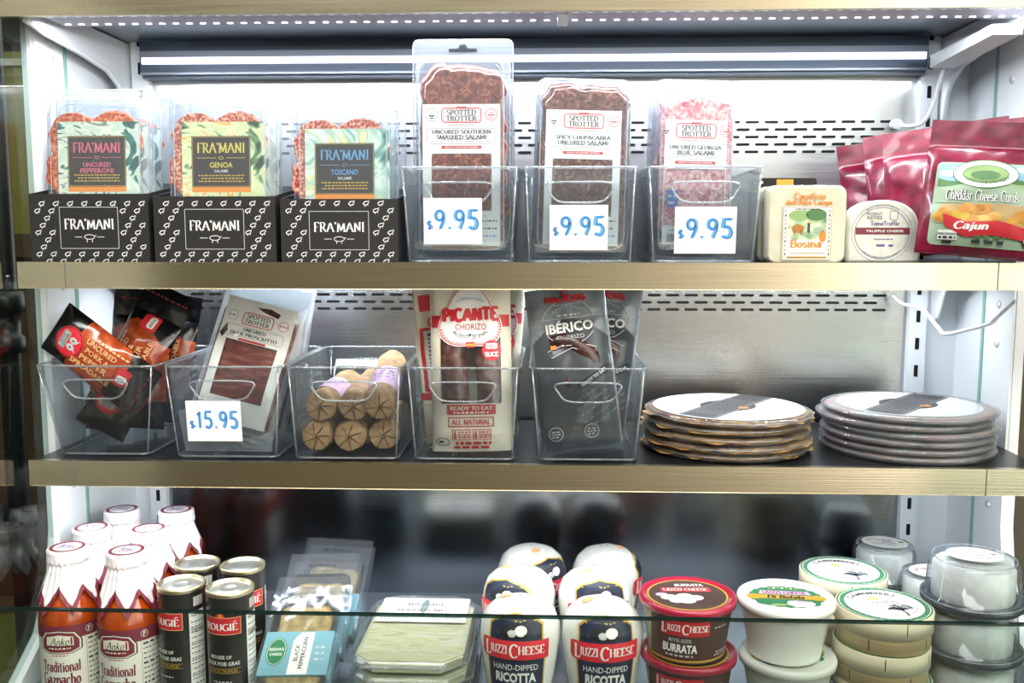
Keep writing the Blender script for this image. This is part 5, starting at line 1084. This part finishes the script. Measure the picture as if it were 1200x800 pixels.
# ------------------------------------------------------------------ dark cans of mousse
def mousse_can():
    t = thing('mousse_can', '', 'can', (0, 0, 0), (0, 0, 0), 'dark cans of duck mousse')
    r, h = .0272, .143
    m = MB(); m.lathe([(r - .002, 0), (r + .0004, .001), (r + .0006, .003), (r, .005), (r, h - .006), (r + .0006, h - .003), (r + .0004, h - .0008), (r - .0012, h), (r - .0022, h - .0006), (r - .0028, h - .0042), (r - .006, h - .0042), (r - .007, h - .0034), (r - .013, h - .0034), (r - .014, h - .0026), (r - .0195, h - .0026), (r - .0205, h - .0032), (0, h - .0032)],
        None, 48, matfn=lambda k, i: 'can_black' if 3 <= k <= 3 else ('can_gold' if k < 9 else 'can_silver'), cap1=False); m.build('can_body', t)
    p = Print(); rf = lambda z: r + .0001; z0 = h * .73
    p.rect(-.0235, z0 - .010, .0235, z0 + .010, 'red', 1); p.frame(-.0235, z0 - .010, .0235, z0 + .010, .0006, 'peach', 2); p.poly([(-.006, z0 + .010), (-.005, z0 + .0135), (0, z0 + .0155), (.005, z0 + .0135), (.006, z0 + .010)], 'red', 1); p.ell(.0005, z0 + .0125, .0026, .0024, 'orange', 3)
    p.serif('ROUGIÉ'.replace('É', 'E'), 0, z0 - .001, .0085, 'white', .040, wx=.09, wy=.03, serif=.11); p.line([(.0150, z0 + .0045), (.0180, z0 + .0062)], .0008, 'white')
    p.sans('MOUSSE OF', -.001, h * .47, .0042, 'white', .026); p.sans('DUCK FOIE GRAS', 0, h * .415, .0046, 'white', .042); p.rect(-.022, h * .335, .022, h * .372, 'ink', 1); p.line([(-.022, h * .372), (.022, h * .372)], .0005, 'gold'); p.line([(-.022, h * .335), (.022, h * .335)], .0005, 'gold'); p.sans('WITH 2% TRUFFLES', 0, h * .353, .0032, 'gold', .036, bold=.0)
    p.greek(-.012, .012, h * .26, .0016, 'lightgrey', 3)
    x0, x1 = .0310, .0520
    p.rect(x0, .008, x1, h * .80, 'white', 1)
    for k in range(8): p.rect(x0 + .006 + k * .0017, h * .84, x0 + .0068 + k * .0017, h * .92, 'white', 1)
    p.sans('Nutrition', (x0 + x1) / 2, h * .77, .0040, 'ink', .017); p.sans('Calories', (x0 + x1) / 2, h * .64, .0042, 'ink', .016)
    for k in range(15): p.greek(x0 + .002, x1 - .002, h * (.71 - k * .044), .0013, 'ink', 5 + k)
    for k in (1, 4, 7, 10, 13): p.rect(x0 + .0015, h * (.70 - k * .044) - .0015, x1 - .0015, h * (.70 - k * .044) - .0006, 'ink', 2)
    m = MB(); p.on(m, wrap(rf), .005); m.build('wrap_label', t); return t
CN = [((269, 678, 1.050), -7, 'dark mousse can at the front right of its group'), ((212, 675, 1.060), -28, 'dark mousse can at the front, against the gazpacho bottle'), ((284, 654, 1.125), 24, 'dark mousse can in the back row, red label turned to the right'), ((231, 656, 1.130), -46, 'dark mousse can in the back row, behind the two front cans')]
proto = mousse_can()
for i, ((px, py, Y), a, lb) in enumerate(CN):
    x = at(px, py, Y).x
    if i == 0: proto.location, proto.rotation_euler, proto['label'] = (x, Y, DECK + .0005), (0, 0, R(a)), lb
    else: dup(proto, (x, Y, DECK + .0005), (0, 0, R(a)), lb)

# ------------------------------------------------------------------ black trays of peppered cheese leaning back
def pepper_pack(label, loc, rot, seed):
    t = thing('cheese_pack', label, 'cheese pack', loc, rot, 'black trays of cheese in blue sleeves'); w, h, d = .080, .130, .022
    m = MB(); o = lambda k: rr(w * k, h * k, .012 * k, 5, 0, h / 2)
    m.loft([xz(o(.88), d / 2), xz(o(.92), d / 2 - .003), xz(o(.99), -d / 2 + .002), xz(o(1.0), -d / 2), xz(o(.97), -d / 2), xz(o(.95), -d / 2 + .003), xz(o(.88), d / 2 - .006)][::-1], 'dark_plastic', True, True, True); m.build('tray', t)
    m = MB(); slab(m, [(x, z + h / 2 - .002) for x, z in irregular(w * .80, h * .84, seed, .010, .002)], -d / 2 + .001, d / 2 - .007, 'pepper_cheese', .003); m.build('cheese', t)
    # sealed film rising above the tray
    m = MB(); m.sheet(lambda a, b: ((a - .5) * (w + .012), -d / 2 - .0012 + .0016 * noise.noise(Vector((a * 9, b * 9, seed))) + .010 * max(0, b - .85), b * (h + .036) - .006), 16, 20, 'film_bluish'); m.sheet(lambda a, b: ((a - .5) * (w + .012), d / 2 + .001 + .0025 * noise.noise(Vector((a * 9, b * 9, seed + 5))) - .014 * max(0, b - .8), b * (h + .036) - .006), 16, 20, 'film_bluish'); m.build('sealed_film', t)
    m = MB(); z0, z1 = .020, .078
    m.loft([xz(rr(w + .003, z1 - z0, .0005, 1, 0, (z0 + z1) / 2), -d / 2 - .0030), xz(rr(w + .003, z1 - z0, .0005, 1, 0, (z0 + z1) / 2), d / 2 + .002)][::-1], 'teal', False)
    p = Print(); p.ell(-.024, z0 + .031, .0125, .0185, 'green', 1); p.ring(-.024, z0 + .031, .0110, .0168, .0006, 'white', 2); p.sans('BEEHIVE', -.024, z0 + .034, .0040, 'white', .018); p.sans('CHEESE', -.024, z0 + .0275, .0036, 'white', .015)
    p.poly([(-.006, z0 + .001), (-.006, z0 + .045), (-.002, z0 + .052), (.002, z0 + .0565), (.018, z0 + .0565), (.018, z0 + .001)], 'white', 1); p.sans('BLACK', .001, z0 + .029, .0055, 'ink', .022, rot=math.pi / 2); p.sans('PEPPERCORN', .009, z0 + .029, .0055, 'ink', .042, rot=math.pi / 2)
    for k in range(3): p.greek(.023, .034, z0 + .036 - k * .008, .003, 'lightgrey', 8 + k)
    p.on(m, flat(-d / 2 - .0031)); m.build('sleeve', t)
    p = Print(); p.sans('BEST BY SEP 30', .0, h + .010, .0034, 'ink', .036); p.sans('LOT  2670 C', .002, h + .002, .0032, 'ink', .030)
    m = MB(); p.on(m, flat(-d / 2 - .0038)); m.build('date_print', t); return t
for lb, px, Y, z, lean, roll, s in (('blue sleeved tray of peppered cheese nearest the shopper, beside the cans', 353, 1.016, .024, -57, -3, 1), ('blue sleeved cheese tray leaning behind the nearest one, offset to the right', 370, 1.082, .022, -51, -2, 3), ('rearmost blue sleeved cheese tray, its crumpled clear film rising behind the others', 384, 1.142, .020, -49, 2, 7)):
    x = at(px, 700, Y + .06).x; pepper_pack(lb, (x, Y, DECK + z), (R(lean), R(roll), R(-2)), s)

# ------------------------------------------------------------------ flat trays of boquerones
def fish_tray(label, loc, rot, seed, full):
    t = thing('anchovy_tray', label, 'tray', loc, rot, 'flat clear trays of white anchovies'); w, d, h = .142, .205, .0178
    def octo(w_, d_, c=.022): return [(w_ / 2 - c, -d_ / 2), (w_ / 2, -d_ / 2 + c), (w_ / 2, d_ / 2 - c), (w_ / 2 - c, d_ / 2), (-w_ / 2 + c, d_ / 2), (-w_ / 2, d_ / 2 - c), (-w_ / 2, -d_ / 2 + c), (-w_ / 2 + c, -d_ / 2)]
    m = MB(); m.loft([xy(octo(w - .014, d - .014), .0), xy(octo(w - .006, d - .006), .009), xy(octo(w, d), .0098), xy(octo(w, d), .0112)], 'bin_plastic', False); m.build('tray_base', t)
    m = MB(); m.loft([xy(octo(w - .020, d - .020), .002), xy(octo(w - .016, d - .016), .013), xy(octo(w - .026, d - .026), .0145)], 'anchovy', False); m.build('anchovies', t)
    m = MB(); m.loft([xy(octo(w - .001, d - .001), .0114), xy(octo(w - .004, d - .004), .0135), xy(octo(w - .010, d - .010), h - .001), xy(octo(w - .016, d - .016), h)], 'film_clear', False); m.build('clear_lid', t)
    e = MB(); e.tube([Vector(p) for p in xy(octo(w, d), .0112)], .0010, 'shell_edge', 5, True); e.tube([Vector(p) for p in xy(octo(w - .012, d - .012), h - .0004)], .0007, 'shell_edge', 5, True); e.build('lid_rim', t)
    if full:
        p = Print(); y0, y1 = .012, d / 2 - .013; p.rect(-.057, y0, .057, y1, 'white', 0); p.serif('NASSARI', 0, y1 - .022, .0085, 'darkgrey', .046, wx=.08, wy=.03, serif=.12); p.serif('BOQUERONES', 0, y1 - .041, .0085, 'darkgrey', .066, wx=.08, wy=.03, serif=.12)
        p.poly([(.000, y1 - .004), (.005, y1 - .014), (.005, y1 - .032), (.001, y1 - .052), (.005, y1 - .062), (-.005, y1 - .062), (-.002, y1 - .052), (-.005, y1 - .032), (-.004, y1 - .014)], 'fish', 2); p.ell(.001, y1 - .011, .0012, .0012, 'ink', 3)
        p.rect(.038, y1 - .040, .046, y1 - .026, 'lightgrey', 1)
        for k in range(4): p.greek(-.052, -.016, y1 - .056 - k * .0048, .0016, 'grey', 3 + k); p.greek(.014, .052, y1 - .056 - k * .0048, .0016, 'grey', 13 + k)
        m = MB(); p.on(m, top(h + .0001)); m.build('top_label', t)
    return t
x = at(489, 745, 1.10).x
for k, lb in enumerate(('clear octagonal tray of white anchovies, lowest of its stack', 'clear octagonal tray of white anchovies, second from the bottom of its stack', 'clear octagonal tray of white anchovies, just under the labelled top one', 'clear octagonal tray of white anchovies with white fish label, topmost of its stack')):
    fish_tray(lb, (x + (.004, -.002, .002, 0)[k], 1.108 + (.0, .004, -.002, .0)[k], DECK + .0005 + k * .0181), (0, 0, R((1, -1, .6, -.6)[k])), k, k == 3)

# ------------------------------------------------------------------ white ricotta baskets in film
def ricotta(label, loc, rot, seed):
    t = thing('ricotta_basket', label, 'cheese', loc, rot, 'film wrapped white ricottas')
    prof = [(.030, .0), (.036, .004), (.041, .03), (.0455, .058), (.0475, .078), (.0465, .092), (.041, .106), (.031, .115), (.018, .1198), (.006, .121), (.0, .121)]
    m = MB(); m.lathe(prof, 'ricotta_white', 56, cap1=False, wob=lambda a, z: .0016 * noise.noise(Vector((math.cos(a) * 2.4, math.sin(a) * 2.4, z * 30 + seed))) + .0004 * math.sin(a * 16) * (1 if z < .08 else .3)); m.build('wrapped_cheese', t)
    def surf(x, z, hh):
        """walk up the belly and over the shoulder of the basket"""
        s = z; i = 1
        while i < len(prof) - 1:
            dl = math.dist(prof[i], prof[i + 1])
            if s <= dl: break
            s -= dl; i += 1
        if i >= len(prof) - 1: i = len(prof) - 2; s = 0
        (r0, z0), (r1, z1) = prof[i], prof[i + 1]; k = s / math.dist(prof[i], prof[i + 1]); r, zz = r0 + (r1 - r0) * k, z0 + (z1 - z0) * k
        nx, nz = (z1 - z0), -(r1 - r0); l_ = math.hypot(nx, nz); o = .0014 + hh; a = x / max(r, .03)
        r += nx / l_ * o; return (r * math.sin(a), -r * math.cos(a), zz + nz / l_ * o)
    p = Print()
    sh = [(-.031, .020), (.031, .020), (.033, .050), (.035, .070), (-.035, .070), (-.033, .050)]
    p.poly([(x * 1.06, z - .002) for x, z in sh], 'gold', 0); p.poly(sh, 'navy', 1)
    cap_ = [(-.031, .066), (.031, .066), (.031, .098), (.022, .105), (.010, .1085), (0, .112), (-.010, .1085), (-.022, .105), (-.031, .098)]
    p.poly([(x * 1.07, .066 + (z - .066) * 1.05) for x, z in cap_], 'gold', 0); p.poly(cap_, 'navy', 1)
    p.ell(0, .092, .018, .008, 'black', 2); p.ell(.006, .093, .007, .006, 'white', 3, 12); p.ell(-.004, .090, .005, .004, 'lightgrey', 3, 10)
    p.poly([(-.040, .060), (.040, .060), (.041, .082), (-.041, .082)], 'brightred', 3); p.poly([(-.040, .060), (-.044, .064), (-.044, .080), (-.041, .082)], 'red', 3)
    p.serif('L', -.0335, .0705, .0165, 'white', .008, wx=.10, wy=.035, serif=.12, z=5); p.serif('IUZZI', -.0195, .0715, .0100, 'white', .020, wx=.10, wy=.035, serif=.11, z=5); p.serif('C', -.002, .0705, .0165, 'white', .010, wx=.10, wy=.035, serif=.12, z=5); p.serif('HEESE', .0190, .0715, .0100, 'white', .031, wx=.10, wy=.035, serif=.11, z=5)
    p.sans('HAND-DIPPED', 0, .0505, .0072, 'white', .052, bold=.0); p.put(sans_polys('RICOTTA', .04), 0, .0375, .0125, 'white', .047, z=3); p.greek(-.018, .018, .0255, .0024, 'lightgrey', 5)
    m = MB(); p.on(m, surf, .004); m.build('front_label', t)
    p = Print(); a0 = R(150 + seed * 20); p.ell(.018 * math.cos(a0), .018 * math.sin(a0), .007, .006, 'peach', 0, 14); p.greek(-.004, .010, .008, .0016, 'bluetext', seed)
    p.line([(-.002, -.001), (.001, .002)], .0012, 'grey'); p.line([(-.001, .002), (.0005, -.003)], .0010, 'grey')
    m = MB(); p.on(m, lambda x, y, h: (x, y, .1214 - (math.hypot(x, y) / .031) ** 2.3 * .0062 + h + .0012), .003); m.build('gathered_tie', t)
    return t
for lb, px, py, Y, a, s, tl in (('white ricotta at the front, beside the flat fish trays', 609, 720, 1.068, -5, 1, -3), ('white ricotta at the front, beside the red lidded tub', 706, 715, 1.068, 3, 2, -2), ('white ricotta in the middle row, red and blue label tilted to the left', 606, 690, 1.169, -26, 3, -4), ('white ricotta in the middle row, behind the front one near the red lidded tub', 698, 686, 1.169, 8, 4, -5),
        ('rearmost white ricotta on the left, orange mark on its top', 623, 660, 1.270, 40, 5, 0), ('rearmost white ricotta on the right, blue writing on its top', 711, 658, 1.270, 100, 6, 0)):
    ricotta(lb, (at(px, py, Y).x, Y, DECK + .0008 + (.004 if tl else 0)), (R(tl), 0, R(a)), s)

# ------------------------------------------------------------------ round tubs
def burrata_tub(label, loc, rot):
    t = thing('burrata_tub', label, 'tub', loc, rot, 'red lidded tubs of burrata'); r0, r1, h = .044, .0525, .066
    rf = lambda z: r0 + (r1 - r0) * min(1, z / h)
    m = MB(); m.lathe([(r0 - .006, 0), (r0, .001), (r0 + .0002, .004), (rf(h - .008), h - .008), (r1 + .001, h - .006)], 'tub_clear', 56); m.build('tub', t)
    m = MB(); m.lathe([(r0 - .010, .003), (r0 - .003, .004), (rf(h * .8) - .003, h * .80), (0, h * .80)], 'cheese_white', 40, cap1=False); m.build('burrata', t)
    m = MB(); m.lathe([(r1 + .0012, h - .0072), (r1 + .0038, h - .007), (r1 + .0042, h - .002), (r1 + .0036, h + .001), (r1 + .001, h + .0016), (r1 - .003, h + .0004), (r1 - .005, h - .0006), (0, h - .0006)], 'red_lid', 72, cap0=False, cap1=False); m.build('lid', t)
    p = Print(); rr_ = r1 - .0055
    p.ell(0, 0, rr_, rr_, 'gold', 0, 40); p.ell(0, 0, rr_ - .0022, rr_ - .0022, 'brown', 1, 40)
    rnd = random.Random(3)
    for k in range(9): p.ell(-.018 + .030 * rnd.random() - .006, -.020 + .018 * rnd.random(), .010, .008, 'white', 2 + k * .1, 12)
    p.poly([(-.028, .012), (.030, .004), (.032, .017), (-.026, .025)], 'red', 3); p.serif('LIUZZI CHEESE', .002, .0145, .0085, 'white', .052, wx=.09, wy=.04, serif=.08, rot=-.13, z=5); p.sans('BURRATA', .010, .0275, .0075, 'white', .034, rot=-.12, bold=.03, z=5); p.ell(-.030, .004, .007, .005, 'lilac', 3)
    m = MB(); p.on(m, top(h - .0004)); m.build('lid_print', t)
    p = Print(); p.rect(-.062, .005, .058, h - .009, 'brown', 0); p.rect(-.062, .003, .058, .005, 'gold', 0); p.rect(-.046, h - .031, .012, h - .013, 'red', 1); p.serif('L', -.0415, h - .0225, .0125, 'white', .0065, wx=.10, wy=.035, z=3); p.serif('IUZZI', -.0300, h - .0215, .0078, 'white', .015, wx=.10, wy=.035, z=3); p.serif('C', -.0165, h - .0225, .0125, 'white', .008, wx=.10, wy=.035, z=3); p.serif('HEESE', -.0005, h - .0215, .0078, 'white', .0225, wx=.10, wy=.035, z=3)
    p.sans('BITE-SIZE', -.022, h - .0365, .0042, 'lightgrey', .026); p.put(sans_polys('BURRATA', .035), -.022, h - .0465, .0105, 'white', .040, z=3); p.greek(-.038, -.006, h - .0555, .0022, 'lightgrey', 3); p.greek(.018, .038, h - .022, .0015, 'lightgrey', 5); p.greek(.022, .046, h - .0530, .002, 'lightgrey', 7); p.greek(.020, .048, h - .0565, .0018, 'lightgrey', 8)
    m = MB(); p.on(m, wrap(lambda z: rf(z) + .0003), .005); m.build('wrap_label', t); return t
x = at(806, 700, 1.065).x - .0005
burrata_tub('lower tub of burrata, under the other red lidded tub', (x + .003, 1.068, DECK + .0005), (0, 0, R(-2)))
burrata_tub('upper red lidded tub of burrata with dark brown wrap label', (x, 1.066, DECK + .0005 + .0682), (0, 0, R(9)))
def white_tub(label, loc, rot, full):
    t = thing('buffalo_cheese_tub', label, 'tub', loc, rot, 'milky white tubs'); r0, r1, h = .041, .0515, .066
    m = MB(); m.lathe([(r0 - .006, 0), (r0, .001), (r0 + .0003, .004), (r1 - .001, h - .008), (r1 + .001, h - .006)], 'milky', 56); m.build('tub', t)
    m = MB(); m.lathe([(r1 + .001, h - .0075), (r1 + .0035, h - .0072), (r1 + .0042, h - .001), (r1 + .0030, h + .0018), (r1 - .002, h + .0020), (r1 - .006, h + .0004), (0, h + .0004)], 'milky', 72, cap0=False, cap1=False); m.build('lid', t)
    p = Print(); rr_ = .043
    p.poly([(rr_ * math.cos(a) * (1 if not k % 2 else .95), .78 * rr_ * math.sin(a) * (1 if not k % 2 else .93)) for k, a in ((k, 2 * math.pi * k / 40) for k in range(40))], 'green', 0)
    for s in (-1, 1): p.ell(s * .036, -.002, .009, .008, 'gold', 1); p.ell(s * .026, -.018, .010, .008, 'green', 1)
    p.rect(-.041, -.008, .041, .004, 'gold', 2); p.poly([(-.030, .006), (.030, .006), (.027, .017), (-.027, .017)], 'lilac', 2); p.serif('LIUZZI CHEESE', 0, .0115, .0085, 'maroon', .050, wx=.10, wy=.05, serif=.08, z=4); p.serif('Di Bufala', .0, -.002, .0095, 'ink', .042, wx=.12, wy=.05, serif=.05, z=4, shear=.2)
    for k in range(7): p.ell(-.015 + k * .005, .024 + .002 * math.cos((k - 3) * .6), .0018, .0016, 'white' if k % 2 else 'gold', 3, 8)
    p.poly([(.0, -.014), (.010, -.012), (.026, -.014), (.030, -.020), (.026, -.028), (.006, -.031), (-.003, -.024)], 'white', 3); p.poly([(.010, -.012), (.026, -.014), (.024, -.019), (.010, -.018)], 'lilac', 4); p.ell(-.012, -.026, .009, .004, 'meadow', 2)
    m = MB(); p.on(m, top(h + .0006)); m.build('lid_print', t)
    if full:
        p = Print(); p.rect(.052, .010, .062, h - .012, 'white', 0, .002)
        for k in range(9): p.rect(.054, .014 + k * .0042, .060, .0162 + k * .0042, 'grey', 1)
        m = MB(); p.on(m, wrap(lambda z: r0 + (r1 - r0) * z / h + .0006), .005); m.build('side_label', t)
    return t
x = at(919, 710, 1.058).x + .002
white_tub('lower milky white tub, under the other tub with green printed lid', (x + .004, 1.060, DECK + .0005), (0, 0, R(12)), False)
white_tub('upper milky white tub with green and gold printed lid', (x, 1.060, DECK + .0005 + .0688), (0, 0, R(-4)), True)

# ------------------------------------------------------------------ round wooden boxes of camembert
def camembert(label, loc, rot, pale):
    t = thing('camembert_box', label, 'cheese box', loc, rot, 'round wooden camembert boxes'); r, h = .0534, .041
    m = MB(); m.lathe([(r - .004, 0), (r - .0015, .0005), (r - .0010, h * .62)], 'birch', 64, cap1=False); m.build('box_base', t)
    m = MB(); m.lathe([(r - .0012, h * .46), (r + .0006, h * .46), (r + .0008, h - .0008), (r - .0004, h), (0, h)], 'birch_pale', 64, cap0=False, cap1=False); m.build('box_lid', t)
    p = Print(); p.ell(0, 0, r - .001, r - .001, 'green', 0, 48); p.ring(0, 0, r - .0035, r - .0035, .0010, 'white', 1, 48); p.ell(0, 0, r - .0095, r - .0095, 'white', 1, 48); p.ring(0, 0, r - .018, r - .018, .0005, 'ink', 2, 48)
    for k in range(36): a = 2 * math.pi * k / 36; p.ell((r - .0062) * math.cos(a), (r - .0062) * math.sin(a), .0012, .0012, 'sage', 2, 6)
    p.put(sans_polys('CAMEMBERT', .02), -.004, .033, .0075, 'ink', .066, z=3, bend=.040)
    p.ell(-.006, .016, .007, .006, 'peach', 3, 16); p.greek(-.012, .020, .006, .0022, 'violet', 3); p.greek(-.010, .022, .001, .0020, 'violet', 4); p.greek(-.010, .018, -.004, .0016, 'lilac', 6)
    p.line([(.012, -.036), (.013, -.026), (.011, -.018)], .0022, 'navy', 3)
    rnd = random.Random(5)
    for k in range(16): a = R(20 + 140 * k / 15); q = .010 + .008 * rnd.random(); p.line([(.012, -.020), (.012 + q * math.cos(a), -.020 + q * .9 * math.sin(a))], .0009, 'navy', 3); p.ell(.012 + q * math.cos(a), -.020 + q * .9 * math.sin(a), .0018, .0015, 'navy' if k % 3 else 'green', 3, 7)
    m = MB(); p.on(m, top(h + .0002)); m.build('lid_label', t)
    p = Print()
    for x, z0, z1 in ((.000, h * .60, h - .002), (-.040, .004, h * .40), (.030, .004, h * .40), (.060, h * .6, h - .002)): p.rect(x - .0006, z0, x + .0006, z1, 'darkgrey', 0)
    m = MB(); p.on(m, wrap(lambda z: r + (.0008 if z > h * .45 else -.0010))); m.build('staples', t); return t
x = at(1030, 720, 1.066).x + .006
for k, lb in enumerate(('wooden camembert box at the bottom of the front stack', 'wooden camembert box in the middle of the front stack', 'wooden camembert box with green ringed label on top of the front stack')):
    camembert(lb, (x + (.002, -.0015, 0)[k], 1.068, DECK + .0005 + k * .0419), (0, 0, R((30, -14, 8)[k])), k == 2)
x = at(990, 680, 1.172).x
for k, lb in enumerate(('wooden camembert box at the bottom of the rear stack', 'wooden camembert box in the middle of the rear stack', 'wooden camembert box with green ringed label on top of the rear stack')):
    camembert(lb, (x + (.001, .002, 0)[k], 1.180, DECK + .0005 + k * .0419), (0, 0, R((50, 90, -6)[k])), k == 2)

# ------------------------------------------------------------------ white cheeses under clear domes
def domed(label, loc, rot, seed, r=.053):
    t = thing('domed_cheese', label, 'cheese', loc, rot, 'white cheeses under clear domes'); h = .060
    m = MB(); m.lathe([(r - .004, .0), (r + .001, .001), (r + .004, .004), (r + .004, .009), (r + .001, .011), (r - .006, .011), (r - .008, .005), (0, .005)], 'dark_dome', 56, cap1=False); m.build('tray_base', t)
    m = MB(); rc = r - .008; m.lathe([(rc - .003, .0055), (rc, .009), (rc, .046), (rc - .004, .051), (0, .052)], 'cheese_white', 56, cap1=False, wob=lambda a, z: .0012 * noise.noise(Vector((math.cos(a) * 8, math.sin(a) * 8, seed + z * 10)))); m.build('cheese', t)
    m = MB(); m.lathe([(r + .0038, .0095), (r + .003, .013), (r - .001, .015), (r - .004, .050), (r - .009, .0575), (r - .020, h - .001), (0, h - .001)], 'dome_clear', 56, cap0=False, cap1=False, wob=lambda a, z: .0007 * math.sin(a * 26) if .014 < z < .05 else 0); m.build('clear_dome', t)
    e = MB()
    for rr_, z in ((r + .0036, .0105), (r - .0075, .0565)): e.tube([(rr_ * math.cos(a), rr_ * math.sin(a), z) for a in (2 * math.pi * k / 56 for k in range(56))], .0009, 'shell_edge', 5, True)
    e.build('dome_rim', t)
    p = Print(); p.ell(0, 0, .031, .026, 'white', 0, 32); p.serif('Fromage', -.004, .008, .0075, 'violet', .030, wx=.08, wy=.03, serif=.05, shear=.2); p.serif('Blanc', .006, -.001, .006, 'violet', .018, wx=.08, wy=.03, serif=.05, shear=.2); p.greek(-.018, .018, -.009, .0018, 'grey', seed); p.greek(-.012, .014, -.014, .0016, 'bluetext', seed + 2); p.rect(.018, .004, .025, .008, 'darkgrey', 1, .001); p.rect(-.025, .002, -.019, .006, 'kraft', 1, .001)
    m = MB(); p.on(m, top(h - .0006)); m.build('round_label', t); return t
P('dark_dome', '#3a4046', .2)
x = at(1141, 690, 1.085).x
for k, lb in enumerate(('clear domed white cheese at the bottom of the stack by the right side panel', 'clear domed white cheese in the middle of the stack by the right side panel', 'clear domed white cheese on top of the stack by the right side panel')):
    domed(lb, (x + (.003, .001, 0)[k], 1.088, DECK + .0005 + k * .0598), (0, 0, R((20, -30, -12)[k])), k + 1)
x = at(1092, 690, 1.198).x
for k, lb in enumerate(('clear domed white cheese at the bottom, behind the camembert and the right stack', 'clear domed white cheese on top, tucked between rear camembert and right stack')):
    domed(lb, (x + .001 * k, 1.198, DECK + .0005 + k * .0598), (0, 0, R((40, 10)[k])), k + 5, .045)
x = at(1040, 660, 1.300).x
for k, lb in enumerate(('clear domed white cheese at the bottom, against the back panel by the right upright', 'clear domed white cheese on top, against the back panel by the right upright')):
    domed(lb, (x - .001 * k, 1.312, DECK + .0005 + k * .0598), (0, 0, R((70, -18)[k])), k + 8, .045)

# ------------------------------------------------------------------ pieces of a part hang from that part (rims from shells, prints from lids)
PIECE_OF = {'shell_rim': 'clear_shell', 'bin_rim': 'bin_body', 'handle': 'bin_body', 'lid_print': 'lid', 'lid_label': 'box_lid', 'lid_rim': 'clear_lid', 'dome_rim': 'clear_dome', 'round_label': 'clear_dome',
            'printed_cap': 'paper_cover', 'cover_print': 'paper_cover', 'date_print': 'sealed_film', 'price_figures': 'card', 'printed_pattern': 'carton_body', 'paper_band': 'paper_disc'}
for o in list(COL.objects):
    if o.type != 'MESH' or not o.parent or o.parent.type != 'EMPTY': continue
    want = PIECE_OF.get(o.name.split('.')[0])
    host = next((c for c in o.parent.children if want and c.name.split('.')[0] == want), None)
    if host: o.parent = host
